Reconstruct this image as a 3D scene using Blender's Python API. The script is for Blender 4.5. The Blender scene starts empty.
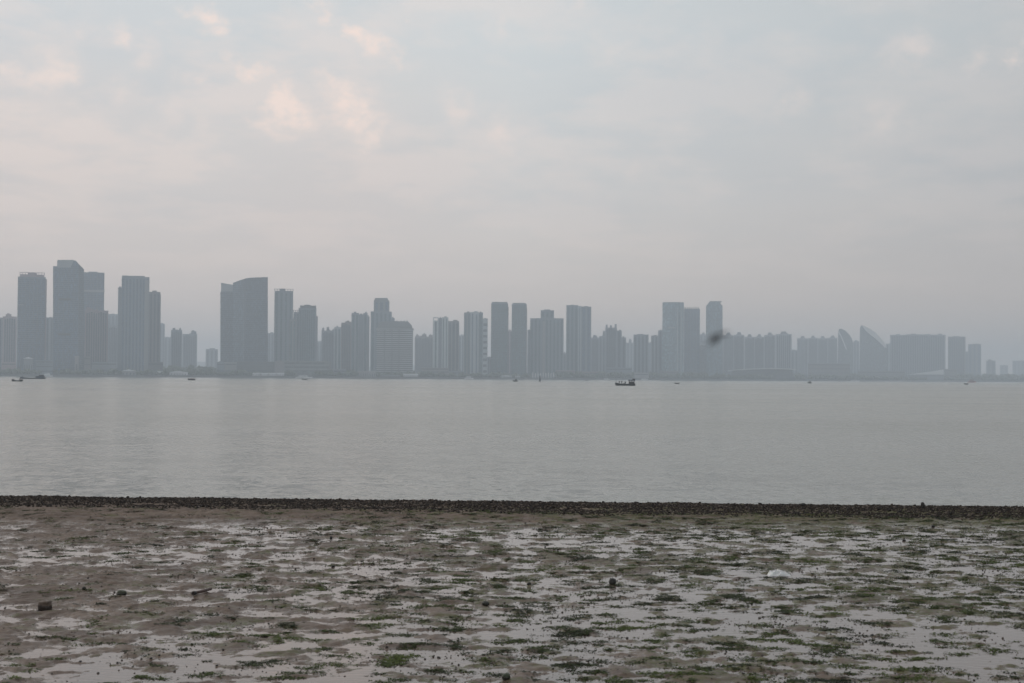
import bpy, bmesh, math, random
import numpy as np
from mathutils import Vector, Matrix

SC = bpy.context.scene
COL = SC.collection
R = math.radians
rnd = random.Random(11)

# ------------------------------------------------------------------ camera
F_PX = 1500.0
CAM = Vector((0, 0, 3.0))
PITCH, ROLL = 0.02413, 0.0065
Fv = Vector((0, math.cos(PITCH), math.sin(PITCH)))
r0, u0 = Vector((1, 0, 0)), Vector((0, -math.sin(PITCH), math.cos(PITCH)))
Rv = r0*math.cos(ROLL) + u0*math.sin(ROLL)
Uv = -r0*math.sin(ROLL) + u0*math.cos(ROLL)

def ray(px, py):
    return Fv + Rv*((px-512)/F_PX) - Uv*((py-341.5)/F_PX)
def at(px, py, Y):
    d = ray(px, py); return CAM + d*(Y/d.y)
def on_level(px, py, z):
    d = ray(px, py); return CAM + d*((z-CAM.z)/d.z)

cam_d = bpy.data.cameras.new('camera'); cam = bpy.data.objects.new('camera', cam_d); COL.objects.link(cam)
cam_d.sensor_width = 36; cam_d.lens = F_PX/1024*36
cam_d.clip_start = 0.1; cam_d.clip_end = 40000
cam_d.dof.use_dof = True; cam_d.dof.focus_distance = 300; cam_d.dof.aperture_fstop = 5.6
m = Matrix((Rv, Uv, -Fv)).transposed().to_4x4(); m.translation = CAM
cam.matrix_world = m
SC.camera = cam

# ------------------------------------------------------------------ helpers
def tag(o, label=None, cat=None, group=None, kind=None):
    if label: o['label'] = label
    if cat: o['category'] = cat
    if group: o['group'] = group
    if kind: o['kind'] = kind
    return o
def empty(name, loc, rz=0.0):
    o = bpy.data.objects.new(name, None); COL.objects.link(o)
    o.location = loc; o.rotation_euler = (0, 0, rz); o.empty_display_size = 0.5
    return o
def link(name, verts, faces, mat, parent=None, smooth=False):
    me = bpy.data.meshes.new(name); me.from_pydata([tuple(v) for v in verts], [], faces); me.update()
    if smooth: me.polygons.foreach_set('use_smooth', [True]*len(me.polygons))
    me.materials.append(mat)
    o = bpy.data.objects.new(name, me); COL.objects.link(o)
    if parent: o.parent = parent
    return o
class MB:
    def __init__(s): s.v = []; s.f = []
    def add(s, V, Fc):
        b = len(s.v); s.v += [tuple(v) for v in V]; s.f += [tuple(b+i for i in f) for f in Fc]; return s
    def box(s, x0, x1, y0, y1, z0, z1):
        V = [(x0,y0,z0),(x1,y0,z0),(x1,y1,z0),(x0,y1,z0),(x0,y0,z1),(x1,y0,z1),(x1,y1,z1),(x0,y1,z1)]
        return s.add(V, [(0,3,2,1),(4,5,6,7),(0,1,5,4),(1,2,6,5),(2,3,7,6),(3,0,4,7)])
    def prism(s, prof, y0, y1):            # prof: list of (x,z) counter-clockwise seen from -y
        n = len(prof)
        V = [(x,y0,z) for x,z in prof] + [(x,y1,z) for x,z in prof]
        Fc = [tuple(range(n)), tuple(range(2*n-1, n-1, -1))]
        for i in range(n):
            j = (i+1) % n; Fc.append((j, i, n+i, n+j))
        return s.add(V, Fc)
    def plan(s, pts, z0, z1):              # pts: (x,y) counter-clockwise seen from above
        n = len(pts)
        V = [(x,y,z0) for x,y in pts] + [(x,y,z1) for x,y in pts]
        Fc = [tuple(range(n-1,-1,-1)), tuple(range(n,2*n))]
        for i in range(n):
            j = (i+1) % n; Fc.append((i, j, n+j, n+i))
        return s.add(V, Fc)
    def tube(s, a, b, ra, rb=None, n=8):
        rb = ra if rb is None else rb
        a, b = Vector(a), Vector(b); d = (b-a).normalized()
        u = d.orthogonal().normalized(); w = d.cross(u)
        V = []
        for p, r in ((a,ra),(b,rb)):
            for i in range(n):
                t = 2*math.pi*i/n; V.append(p+u*(r*math.cos(t))+w*(r*math.sin(t)))
        Fc = [(i,(i+1)%n,n+(i+1)%n,n+i) for i in range(n)]+[tuple(range(n-1,-1,-1)),tuple(range(n,2*n))]
        return s.add(V, Fc)
    def build(s, name, mat, parent=None, smooth=False): return link(name, s.v, s.f, mat, parent, smooth)

# ------------------------------------------------------------------ noise in numpy
def _hash(ix, iy, seed):
    h = (ix.astype(np.int64)*374761393 + iy.astype(np.int64)*668265263 + seed*1442695041) & 0xffffffff
    h = ((h ^ (h >> 13))*1274126177) & 0xffffffff
    return (h ^ (h >> 16)) & 0xffffffff
def perlin(x, y, seed=0):
    ix = np.floor(x).astype(np.int64); iy = np.floor(y).astype(np.int64)
    fx = x-ix; fy = y-iy
    def g(dx, dy):
        a = _hash(ix+dx, iy+dy, seed).astype(np.float64)*(2*math.pi/4294967296.0)
        return np.cos(a)*(fx-dx)+np.sin(a)*(fy-dy)
    u = fx*fx*fx*(fx*(fx*6-15)+10); v = fy*fy*fy*(fy*(fy*6-15)+10)
    a = g(0,0); b = g(1,0); c = g(0,1); d = g(1,1)
    return ((a+(b-a)*u)*(1-v)+(c+(d-c)*u)*v)*1.5
def fbm(x, y, seed, octs, gain=0.5):
    s = 0; a = 1
    for k in range(octs):
        s = s+a*perlin(x*2**k+13.7*k, y*2**k-7.1*k, seed+k*17); a *= gain
    return s

# ------------------------------------------------------------------ materials
def newmat(name):
    mt = bpy.data.materials.new(name); mt.use_nodes = True
    nt = mt.node_tree; b = nt.nodes['Principled BSDF']
    return mt, nt, b
def N(nt, t, **kw):
    n = nt.nodes.new(t)
    for k, v in kw.items(): setattr(n, k, v)
    return n
def math_n(nt, op, a, b=None, c=None, clamp=False):
    n = N(nt, 'ShaderNodeMath', operation=op); n.use_clamp = clamp
    for i, v in enumerate((a, b, c)):
        if v is None: continue
        if isinstance(v, (int, float)): n.inputs[i].default_value = v
        else: nt.links.new(v, n.inputs[i])
    return n.outputs[0]
def mixc(nt, fac, a, b, blend='MIX'):
    n = N(nt, 'ShaderNodeMix', data_type='RGBA', blend_type=blend)
    for s, v in ((n.inputs[0], fac), (n.inputs[6], a), (n.inputs[7], b)):
        if isinstance(v, (int, float)): s.default_value = v
        elif isinstance(v, (tuple, list)): s.default_value = (*v[:3], 1)
        else: nt.links.new(v, s)
    return n.outputs[2]
def noise_n(nt, vec, scale, detail=3, rough=0.5, out=0):
    n = N(nt, 'ShaderNodeTexNoise'); n.inputs['Scale'].default_value = scale
    n.inputs['Detail'].default_value = detail; n.inputs['Roughness'].default_value = rough
    if vec is not None: nt.links.new(vec, n.inputs['Vector'])
    return n.outputs[out]
def ramp_n(nt, fac, stops):
    n = N(nt, 'ShaderNodeValToRGB'); e = n.color_ramp.elements
    while len(e) < len(stops): e.new(0.5)
    for i, (p, c) in enumerate(stops):
        e[i].position = p; e[i].color = (*c, 1) if isinstance(c, (tuple, list)) else (c, c, c, 1)
    nt.links.new(fac, n.inputs[0]); return n.outputs[0]
def vmul(nt, vec, s):
    n = N(nt, 'ShaderNodeVectorMath', operation='MULTIPLY'); nt.links.new(vec, n.inputs[0]); n.inputs[1].default_value = s
    return n.outputs[0]

_cache = {}
def plain(name, c, rough=0.6, var=0.15, scale=1.0, metallic=0.0):
    k = (name, tuple(c), rough)
    if k in _cache: return _cache[k]
    mt, nt, b = newmat(name)
    tc = N(nt, 'ShaderNodeTexCoord')
    f = noise_n(nt, tc.outputs['Object'], scale, 4)
    lo = tuple(x*(1-var) for x in c); hi = tuple(min(1, x*(1+var)) for x in c)
    nt.links.new(mixc(nt, f, lo, hi), b.inputs['Base Color'])
    b.inputs['Roughness'].default_value = rough; b.inputs['Metallic'].default_value = metallic
    _cache[k] = mt; return mt
def wall_mat(c, floor=3.2, line=0.12):
    """painted concrete with the pale line of every floor slab"""
    k = ('wall', tuple(c), floor)
    if k in _cache: return _cache[k]
    mt, nt, b = newmat('painted_concrete')
    tc = N(nt, 'ShaderNodeTexCoord'); sp = N(nt, 'ShaderNodeSeparateXYZ'); nt.links.new(tc.outputs['Object'], sp.inputs[0])
    fz = math_n(nt, 'FRACT', math_n(nt, 'DIVIDE', sp.outputs[2], floor))
    ln = math_n(nt, 'LESS_THAN', fz, 0.3)
    f = noise_n(nt, vmul(nt, tc.outputs['Object'], (0.12, 0.12, 0.02)), 1.0, 4)
    base = mixc(nt, f, tuple(x*0.82 for x in c), tuple(min(1, x*1.15) for x in c))
    col = mixc(nt, math_n(nt, 'MULTIPLY', ln, line), base, (0.5, 0.5, 0.5))
    nt.links.new(col, b.inputs['Base Color']); b.inputs['Roughness'].default_value = 0.8
    _cache[k] = mt; return mt
def glass_mat(c, floor=3.6, bay=1.6, frame=(0.22, 0.23, 0.24), amt=0.5):
    """curtain wall: dark panes, paler slab edges and mullions, a few blinds drawn"""
    k = ('glass', tuple(c), floor, bay, frame, amt)
    if k in _cache: return _cache[k]
    mt, nt, b = newmat('window_glass')
    tc = N(nt, 'ShaderNodeTexCoord'); sp = N(nt, 'ShaderNodeSeparateXYZ'); nt.links.new(tc.outputs['Object'], sp.inputs[0])
    zf = math_n(nt, 'DIVIDE', sp.outputs[2], floor)
    ln = math_n(nt, 'LESS_THAN', math_n(nt, 'FRACT', zf), 0.28)
    xf = math_n(nt, 'DIVIDE', math_n(nt, 'ADD', sp.outputs[0], sp.outputs[1]), bay)
    mu = math_n(nt, 'LESS_THAN', math_n(nt, 'FRACT', xf), 0.14)
    fr = math_n(nt, 'MULTIPLY', math_n(nt, 'MAXIMUM', ln, mu), amt)
    cell = N(nt, 'ShaderNodeCombineXYZ')
    nt.links.new(math_n(nt, 'FLOOR', xf), cell.inputs[0]); nt.links.new(math_n(nt, 'FLOOR', zf), cell.inputs[2])
    wn = N(nt, 'ShaderNodeTexWhiteNoise'); nt.links.new(cell.outputs[0], wn.inputs[0])
    pane = mixc(nt, math_n(nt, 'POWER', wn.outputs[0], 3.0), c, tuple(min(1, x*2.2+0.02) for x in c))
    col = mixc(nt, fr, pane, frame)
    nt.links.new(col, b.inputs['Base Color'])
    nt.links.new(math_n(nt, 'MULTIPLY_ADD', fr, 0.4, 0.22), b.inputs['Roughness'])
    _cache[k] = mt; return mt

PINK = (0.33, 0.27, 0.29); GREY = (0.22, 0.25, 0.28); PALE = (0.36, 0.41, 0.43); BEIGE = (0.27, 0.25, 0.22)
SLATE = (0.16, 0.20, 0.235); BLUEG = (0.040, 0.078, 0.125); DARKG = (0.022, 0.042, 0.062); TEALG = (0.034, 0.078, 0.094)
WHITE = (0.62, 0.62, 0.61)

# ------------------------------------------------------------------ far shore line
SH = [(-900, 2150), (-300, 2350), (0, 2500), (400, 2800), (700, 3350), (850, 3900), (1024, 4400), (1500, 5000), (2400, 5500)]
def shore(px):
    for (a, da), (b, db) in zip(SH, SH[1:]):
        if px <= b: return da+(db-da)*(px-a)/(b-a)
    return SH[-1][1]
LAND_Z = 3.0

def bldg_root(name, x0, x1, D, label, cat, group=None, yaw=0.0):
    c = at((x0+x1)/2, 376, D)
    r = empty(name, (c.x, D, LAND_Z), math.atan2(-c.x, D)+yaw); tag(r, label, cat, group)
    r['px'] = (x0+x1)/2
    return r
def X(root, px, py=340):      # distance along the front of the building that meets the line of sight px
    d = ray(px, py); rx = d.x/d.y; th = root.rotation_euler[2]
    return (root.location.y*rx-root.location.x)/(math.cos(th)-math.sin(th)*rx)
def Z(root, px, py):
    return at(px, py, root.location.y+X(root, px, py)*math.sin(root.rotation_euler[2])).z-root.location.z

def parapet(root, x0, x1, y0, y1, z, h, t, mat, name='parapet'):
    b = MB()
    b.box(x0, x1, y0, y0+t, z, z+h); b.box(x0, x1, y1-t, y1, z, z+h)
    b.box(x0, x0+t, y0+t, y1-t, z, z+h-0.02); b.box(x1-t, x1, y0+t, y1-t, z, z+h-0.02)
    return b.build(name, mat, root)

def block(root, x0, x1, ytop, wall, style='stripes', n=4, glass=DARKG, dy=0.0, depth=None, name='body', zbase=0.0,
          sides=2, wfrac=0.5, top='parapet', fin=None, ztop=None, frame=(0.22, 0.23, 0.24), amt=0.5, rseed=None):
    """one vertical mass of a tower: its own wall mesh, window columns, parapet and roof plant"""
    rr = random.Random(int(x0*7+ytop*13) if rseed is None else rseed)
    X0, X1 = X(root, x0), X(root, x1); W = X1-X0
    H = Z(root, (x0+x1)/2, ytop) if ztop is None else ztop
    Dp = depth or max(14.0, W*0.75)
    y0, y1 = dy, dy+Dp
    b = MB(); b.box(X0, X1, y0, y1, zbase, H)
    wm = wall_mat(wall) if style in ('stripes', 'bays', 'plain') else glass_mat(glass, frame=frame, amt=amt)
    body = b.build(name, wm, root)
    gm = glass_mat(glass, floor=3.2, bay=1.3, frame=wall, amt=0.3)
    if style == 'stripes':
        pitch = W/n
        for i in range(n):
            w = pitch*wfrac*rr.uniform(0.85, 1.15); cx = X0+pitch*(i+0.5)
            c = MB().box(cx-w/2, cx+w/2, y0-0.35, y0+0.25, zbase+4, H-rr.uniform(1.5, 3.5)).build('window_column', gm, root)
        for s in (0, 1):
            xs = X0 if s == 0 else X1
            for i in range(sides):
                cy = y0+Dp*(i+0.5)/sides; w = Dp/sides*wfrac
                MB().box(xs-0.3, xs+0.3, cy-w/2, cy+w/2, zbase+4, H-2.5).build('window_column', gm, root)
    elif style == 'bays':                              # apartment block: projecting bays, recessed dark gaps, balconies
        pitch = W/n
        for i in range(n):
            cx = X0+pitch*(i+0.5); w = pitch*0.62
            hh = H-(0 if i % 2 else 2.2)
            bay = MB().box(cx-w/2, cx+w/2, y0-2.2, y0+0.2, zbase, hh).build('bay', wm, root)
            MB().box(cx-w*0.3, cx+w*0.3, y0-2.5, y0-2.1, zbase+4, hh-2).build('window_column', gm, bay)
            g = MB().box(cx+w/2+0.02, cx+pitch-w/2-0.02, y0-0.3, y0+0.2, zbase+3, H-3)
            if i < n-1: g.build('balcony_recess', gm, root)
        for s in (0, 1):
            xs = X0 if s == 0 else X1
            for i in range(sides):
                cy = y0+Dp*(i+0.5)/sides; w = Dp/sides*0.45
                MB().box(xs-0.3, xs+0.3, cy-w/2, cy+w/2, zbase+4, H-2.5).build('window_column', gm, root)
    elif style == 'glass':
        fm = plain('pale_metal_fin', fin or (0.28, 0.30, 0.31), 0.5)
        for i in range(n+1):
            cx = X0+W*i/n
            cx = min(max(cx, X0+0.3), X1-0.3)
            MB().box(cx-0.35, cx+0.35, y0-0.6, y0+0.1, zbase+3, H-0.5).build('facade_fin', fm, root)
    if top in ('parapet', 'posts', 'plant'):
        pm = wall_mat(wall)
        parapet(root, X0-0.25, X1+0.25, y0-0.25, y1+0.25, H-0.9, 2.0, 0.5, pm)
        if top != 'posts':
            k = rr.uniform(0.25, 0.5); cx = X0+W*rr.uniform(0.35, 0.65)
            MB().box(cx-W*k/2, cx+W*k/2, y0+Dp*0.3, y0+Dp*0.7, H-0.2, H+rr.uniform(2.2, 4.0)).build('roof_plant', pm, root)
        if top == 'posts':
            m_ = max(3, int(W/4.5)); q = MB()
            for i in range(m_+1):
                cx = X0+W*i/m_; q.box(cx-0.55, cx+0.55, y0-0.1, y0+1.0, H+1.0, H+4.2)
                q.box(X0-0.7, X1+0.7, y0-0.25, y0+1.15, H+4.15, H+4.9)
            q.build('roof_colonnade', pm, root)
    return body, (X0, X1, y0, y1, H)

def solid(root, pts, D0, D1, mat, name):
    """outline in skyline pixels turned into a real mass with depth (pts counter-clockwise)"""
    prof = [(X(root, px, py), max(0.0, Z(root, px, py))) for px, py in pts]
    return MB().prism(prof, D0, D1).build(name, mat, root)

def band(root, x0, x1, ya, yb, yf, mat, name, t=0.5):
    return MB().box(X(root, x0), X(root, x1), yf-t, yf+0.1, Z(root, x0, yb), Z(root, x0, ya)).build(name, mat, root)

T = 'skyline tower blocks across the water'
# ================================================================== LEFT CLUSTER
def apt(label, x0, x1, ytop, back, wall=PALE, n=4, style='stripes', glass=DARKG, top='plant', cat='apartment tower', name='apartment_tower', steps=(), yaw=0.0, **kw):
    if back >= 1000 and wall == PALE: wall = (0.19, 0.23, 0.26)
    D = shore((x0+x1)/2)+back
    r = bldg_root(name, x0, x1, D, label, cat, T, yaw)
    block(r, x0, x1, ytop, wall, style, n, glass, top=top, **kw)
    for i, (a, b_, yt, off) in enumerate(steps):
        block(r, a, b_, yt, wall, 'stripes' if style != 'glass' else 'glass', 2, glass, dy=off, name='wing', top='parapet', sides=1)
    return r

apt('grey block cut by the left edge of the photo', -16, 2.2, 318, 260, GREY, 4, 'bays')
apt('pinkish apartment block with stepped roofline, left of the posted-crown tower', 2.6, 16.5, 317, 420, PINK, 3, 'bays', steps=((5.5, 11, 314.5, 6),))
# tower A
D = shore(31)+130
r = bldg_root('office_tower', 17, 45, D, 'slate tower with a pinkish open crown, first tall tower from the left', 'office tower', T)
block(r, 17, 44.8, 277.5, SLATE, 'glass', 7, BLUEG, top='parapet', fin=(0.13, 0.145, 0.155), depth=34)
block(r, 19, 43.5, 275, PINK, 'plain', zbase=Z(r, 30, 278.2), dy=3, depth=28, name='crown', top='posts')
block(r, 27, 36, 272.5, PINK, 'plain', zbase=Z(r, 30, 275.2), dy=6, depth=14, name='crown_block', top=None)
MB().box(X(r, 44.8), X(r, 46.0), 2, 32, 0, Z(r, 45, 279)).build('corner_pier', wall_mat(PINK), r)
MB().box(X(r, 17.5), X(r, 23), -0.9, 0.2, Z(r, 20, 305.3), Z(r, 20, 304.4)).build('refuge_floor', plain('pale_louvre', (0.3, 0.31, 0.32)), r)
apt('dull grey slab filling the gap between the two tallest left towers', 45.5, 53.5, 318, 500, GREY, 2)
# tower B
D = shore(68)+60
r = bldg_root('office_tower', 53, 84, D, 'tallest tower, glass with sloping shoulder and two dark bands', 'office tower', T)
gm = glass_mat(BLUEG, amt=0.35)
solid(r, [(53, 382), (78.3, 382), (78.3, 263.4), (75.8, 260.6), (57.2, 260.6), (57.2, 266.2), (53, 266.2)], 0, 36, gm, 'body')
solid(r, [(78.35, 382), (84, 382), (84, 269.2), (78.35, 263.5)], 1.5, 34, glass_mat(DARKG, amt=0.25), 'shaded_side_face')  # right side face of the tower, its shade put into darker glass
solid(r, [(57.6, 267.6), (70.5, 267.6), (74.2, 259.9), (57.6, 259.9)], -0.9, -0.1, plain('pale_glass_screen', (0.26, 0.29, 0.31), 0.4), 'crown_screen')
for yb in (299.3, 334.3):
    bd = band(r, 58, 70.6, yb-1.1, yb+1.1, 0, plain('dark_louvre', (0.03, 0.032, 0.035)), 'mechanical_band')
for i in range(6):
    cx = X(r, 53)+(X(r, 78)-X(r, 53))*i/5
    MB().box(cx-0.3, cx+0.3, -0.45, 0.1, 2, Z(r, 60, 266.8)).build('facade_fin', plain('slate_fin', (0.12, 0.135, 0.15), 0.5), r)
# tower C with pale band
D = shore(94)+330
r = bldg_root('office_tower', 84, 104, D, 'blue-grey glass tower with a pale belt, right behind the tallest one', 'office tower', T)
block(r, 82.5, 103.6, 273, SLATE, 'glass', 6, BLUEG, fin=(0.15, 0.165, 0.18))
MB().box(X(r, 82), X(r, 104), -0.9, 12, Z(r, 94, 292), Z(r, 94, 290)).build('belt', plain('pale_louvre', (0.3, 0.31, 0.32)), r)
apt('pinkish ribbed apartment block in front of the belted glass tower', 84.5, 107.8, 311, 170, PINK, 5, 'bays', steps=((85, 92, 309, 5),))
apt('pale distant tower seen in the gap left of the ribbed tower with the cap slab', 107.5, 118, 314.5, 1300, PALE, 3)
apt('lower grey apartment block in the gap left of the ribbed tower with the cap slab', 107.9, 117.6, 326, 650, GREY, 3, 'bays')
# tower D
D = shore(134)+90
r = bldg_root('office_tower', 117.5, 149, D, 'ribbed slate tower with a thin flat cap slab and a lower left shoulder', 'office tower', T)
block(r, 121, 148.6, 277.5, SLATE, 'stripes', 8, BLUEG, top='parapet', wfrac=0.55)
block(r, 117.5, 120.9, 288, SLATE, 'plain', 2, BLUEG, dy=3, depth=24, name='shoulder', top='parapet')
MB().box(X(r, 121.3), X(r, 144), 2, 26, Z(r, 130, 276.7), Z(r, 130, 275.6)).build('cap_slab', wall_mat(SLATE), r)
MB().box(X(r, 144), X(r, 148.4), -0.7, 0.2, 4, Z(r, 146, 280)).build('pale_pier', wall_mat((0.22, 0.235, 0.245)), r)
apt('slender grey-violet tower joined to the right side of the capped ribbed tower', 148.9, 159.8, 292.5, 190, (0.15, 0.145, 0.155), 3, 'stripes', steps=((157, 160.2, 295, 3),))
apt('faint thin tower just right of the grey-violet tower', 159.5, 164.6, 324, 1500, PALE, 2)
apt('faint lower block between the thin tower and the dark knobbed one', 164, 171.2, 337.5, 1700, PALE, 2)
apt('dark block with knobs on its roof, standing before the wide sky gap', 171, 182, 330.5, 600, SLATE, 3, 'bays', steps=((172.5, 175, 328.5, 4), (179, 181, 329, 4)))
apt('pale blue-grey twin slab beside the dark knobbed block', 182.6, 197, 334.5, 1050, PALE, 4, 'bays', steps=((191, 196.2, 331.5, 5),))
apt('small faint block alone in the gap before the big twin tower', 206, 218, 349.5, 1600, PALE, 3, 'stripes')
# tower F, the big curved-roof pair
D = shore(244)+110
r = bldg_root('office_tower', 220, 268, D, 'broad glass tower whose roofline curves up to the right', 'office tower', T)
solid(r, [(243.6, 382), (267.8, 382), (267.8, 277), (260, 277.3), (250, 277.7), (246, 278.3), (243.6, 279.1)], 0, 38, glass_mat((0.030, 0.052, 0.076), amt=0.22), 'body')
solid(r, [(233, 382), (243.55, 382), (243.55, 279.1), (240, 280.2), (233, 282.8)], 1.2, 36, glass_mat((0.060, 0.090, 0.118), amt=0.32), 'left_face')  # folded front: shading of its two faces put into lighter and darker glass
solid(r, [(220.3, 382), (232.9, 382), (232.9, 291.5), (220.3, 291.5)], 3, 34, glass_mat((0.036, 0.056, 0.078), amt=0.3), 'left_wing')
solid(r, [(221, 291.6), (232.9, 291.6), (232.9, 284.6), (229, 284), (221, 282.6)], 4, 30, plain('pale_glass_screen', (0.26, 0.29, 0.31), 0.4), 'glass_crown')
for px in (244, 245.2, 266.8):
    MB().box(X(r, px)-0.3, X(r, px)+0.3, -0.5, 0.1, 2, Z(r, px, 281.0)).build('facade_fin', plain('slate_fin', (0.12, 0.135, 0.15), 0.5), r)
MB().box(X(r, 245), X(r, 266), -0.4, 0.1, Z(r, 255, 314.4), Z(r, 255, 313.6)).build('refuge_floor', plain('slate_louvre', (0.11, 0.12, 0.13)), r)
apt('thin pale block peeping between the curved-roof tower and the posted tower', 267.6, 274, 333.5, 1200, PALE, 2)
# tower G
D = shore(284)+130
r = bldg_root('apartment_tower', 274, 293, D, 'tall dark apartment tower with a roof colonnade', 'apartment tower', T)
block(r, 274.2, 292.6, 291.5, SLATE, 'stripes', 4, TEALG, top='posts', wfrac=0.4)
block(r, 279, 285, 288.5, SLATE, 'plain', dy=5, depth=12, zbase=Z(r, 283, 291.8), name='lift_tower', top=None)
block(r, 289.5, 296, 320, (0.17, 0.19, 0.19), 'stripes', 2, TEALG, dy=-2.5, depth=14, name='wing', top='parapet', sides=1)
# tower H
D = shore(305)+170
r = bldg_root('apartment_tower', 293, 317, D, 'apartment tower with stepped left wing and boxy crown, beside the colonnaded tower', 'apartment tower', T)
block(r, 298.4, 316, 308.5, SLATE, 'bays', 4, TEALG, top='parapet')
block(r, 300, 315.8, 306, (0.10, 0.115, 0.125), 'plain', dy=3, depth=18, zbase=Z(r, 307, 308.8), name='crown', top='parapet')
block(r, 293.2, 299, 312.5, GREY, 'stripes', 2, TEALG, dy=2, depth=18, name='wing', top='posts', sides=1)
block(r, 316.1, 317.6, 316, GREY, 'plain', dy=3, depth=14, name='fin_wall', top=None)
apt('faint low tower in the notch right of the boxy-crowned tower', 317, 322, 341.5, 1400, PALE, 2)
# cluster I
apt('pale apartment slab with spiky roof, leftmost of the rising row of four', 321.6, 334, 331, 420, GREY, 4, 'bays', steps=((322, 324, 328.5, 3), (326.5, 329, 327.8, 3), (332, 334, 330, 3)))
apt('narrow grey tower, second of the rising row of four', 334.2, 341, 327.5, 330, PALE, 2, 'stripes', glass=TEALG)
apt('pinkish grey slab, third of the rising row of four', 341.2, 351.2, 323.2, 260, (0.2, 0.185, 0.18), 3, 'bays', steps=((345, 350.8, 322, 5),))
D = shore(360)+170
r = bldg_root('apartment_tower', 351, 369, D, 'paired tower with a dark slot up its middle, tallest of the rising row of four', 'apartment tower', T)
block(r, 351.4, 358.8, 313.5, GREY, 'stripes', 2, TEALG, top='parapet')
block(r, 358.9, 363, 315, SLATE, 'plain', 2, DARKG, dy=3, depth=14, name='lift_core', top='parapet')
block(r, 363.1, 367.4, 313.5, GREY, 'stripes', 1, TEALG, name='wing', top='parapet')
block(r, 367.5, 369.4, 317, GREY, 'plain', dy=2, depth=14, name='end_wall', top='parapet')
# J
D = shore(382)+330
r = bldg_root('office_tower', 371, 394, D, 'tower with a narrow chamfered top rising behind the gridded hotel', 'office tower', T)
block(r, 370.6, 391.5, 312, SLATE, 'stripes', 5, TEALG, top='parapet')
block(r, 373.6, 389, 301, (0.17, 0.19, 0.2), 'stripes', 3, BLUEG, dy=3, depth=20, zbase=Z(r, 381, 312.5), name='upper_shaft', top='parapet')
solid(r, [(373.8, 300.8), (388.8, 300.8), (387.2, 297.8), (375.2, 297.8)], 4, 22, wall_mat((0.2, 0.22, 0.23)), 'chamfered_crown')
block(r, 391.6, 394.4, 318.5, SLATE, 'plain', dy=2, depth=16, name='step', top='parapet')
# K hotel
D = shore(395)+110
r = bldg_root('hotel', 376, 414, D, 'wide gridded hotel slab with bright floor lines and a stepped roof', 'hotel', T)
block(r, 377, 413, 329, (0.12, 0.135, 0.145), 'plain', depth=30, top=None)
fb = MB(); H = Z(r, 395, 329.5); k = 6.0
while k < H-1:
    fb.box(X(r, 376.3), X(r, 413.5), -1.2, 0.1, k, k+1.1); k += 4.0
fb.build('balcony_bands', wall_mat((0.52, 0.54, 0.56)), r)
for px in (384.5, 392, 399):
    MB().box(X(r, px)-1.0, X(r, px)+1.0, -1.5, -0.1, 3, H).build('facade_pier', wall_mat((0.13, 0.145, 0.155)), r)
MB().box(X(r, 376), X(r, 413.8), -1.8, 31, H-0.3, H+2.6).build('cornice', wall_mat((0.24, 0.26, 0.27)), r)
solid(r, [(377.5, 327.9), (412.5, 327.9), (411.5, 325), (408, 321.5), (392, 321), (379, 321.8)], 3, 24, wall_mat((0.17, 0.19, 0.2)), 'stepped_roof')
rp = MB()
for px in (393, 397, 401, 404, 407): rp.box(X(r, px)-1.2, X(r, px)+1.2, 5, 9, Z(r, px, 321.4), Z(r, px, 320.3))
rp.build('roof_plant', wall_mat(GREY), r)
apt('pale three-part apartment slab right of the gridded hotel', 414.8, 433, 337, 650, (0.26, 0.26, 0.26), 6, 'bays', steps=((416, 419, 335.6, 3), (422, 426.5, 334.6, 3), (429, 432.5, 335.2, 3)))
# L
D = shore(441)+160
r = bldg_root('apartment_tower', 433, 448, D, 'white-edged tower with a dark slot and a framed opening at its top left', 'apartment tower', T)
W_ = (0.46, 0.52, 0.53)
block(r, 433, 438.4, 320.5, W_, 'stripes', 1, TEALG, top=None, wfrac=0.3)
q = MB(); x0, x1 = X(r, 433), X(r, 438.4); za, zb = Z(r, 436, 320.5), Z(r, 436, 317.2)
q.box(x0, x0+1.8, 0, 10, za-0.1, zb); q.box(x1-1.8, x1, 0, 10, za-0.1, zb); q.box(x0+1.8, x1-1.8, 0, 10, zb-1.6, zb-0.01)
q.build('roof_frame', wall_mat(W_), r)
block(r, 438.5, 441.6, 318.6, SLATE, 'plain', dy=3, depth=12, name='lift_core', top='parapet')
block(r, 441.7, 448, 317.8, W_, 'stripes', 2, TEALG, name='wing', top='parapet', wfrac=0.3)
apt('two-tone block, dark on its left half, beside the white-edged slot tower', 448.2, 459, 321.5, 230, (0.2, 0.205, 0.2), 3, 'stripes', glass=DARKG, wfrac=0.6)
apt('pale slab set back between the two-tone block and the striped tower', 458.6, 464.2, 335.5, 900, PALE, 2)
D = shore(476)+140
r = bldg_root('apartment_tower', 464, 488, D, 'broad tower in dark and light vertical stripes with a balconied right wing', 'apartment tower', T)
block(r, 464, 470.2, 313, (0.16, 0.175, 0.17), 'stripes', 2, TEALG, top='parapet')
block(r, 470.3, 478.6, 312.6, PALE, 'stripes', 2, BLUEG, dy=-1, name='front_bay', top='parapet', wfrac=0.35)
block(r, 478.7, 482.6, 313, SLATE, 'stripes', 1, TEALG, dy=1, name='slot', top='parapet', wfrac=0.7)
block(r, 482.7, 487.6, 319, PALE, 'plain', dy=0, depth=14, name='wing', top='parapet')
q = MB(); k = 10
while k < Z(r, 485, 321): q.box(X(r, 483.2), X(r, 487.0), -0.9, 0.1, k, k+5); k += 12
q.build('balcony_stack', glass_mat(DARKG), r)
apt('low stub left of the first dark glass tower of the matching pair', 487.5, 491.4, 357.5, 300, GREY, 2)
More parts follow.
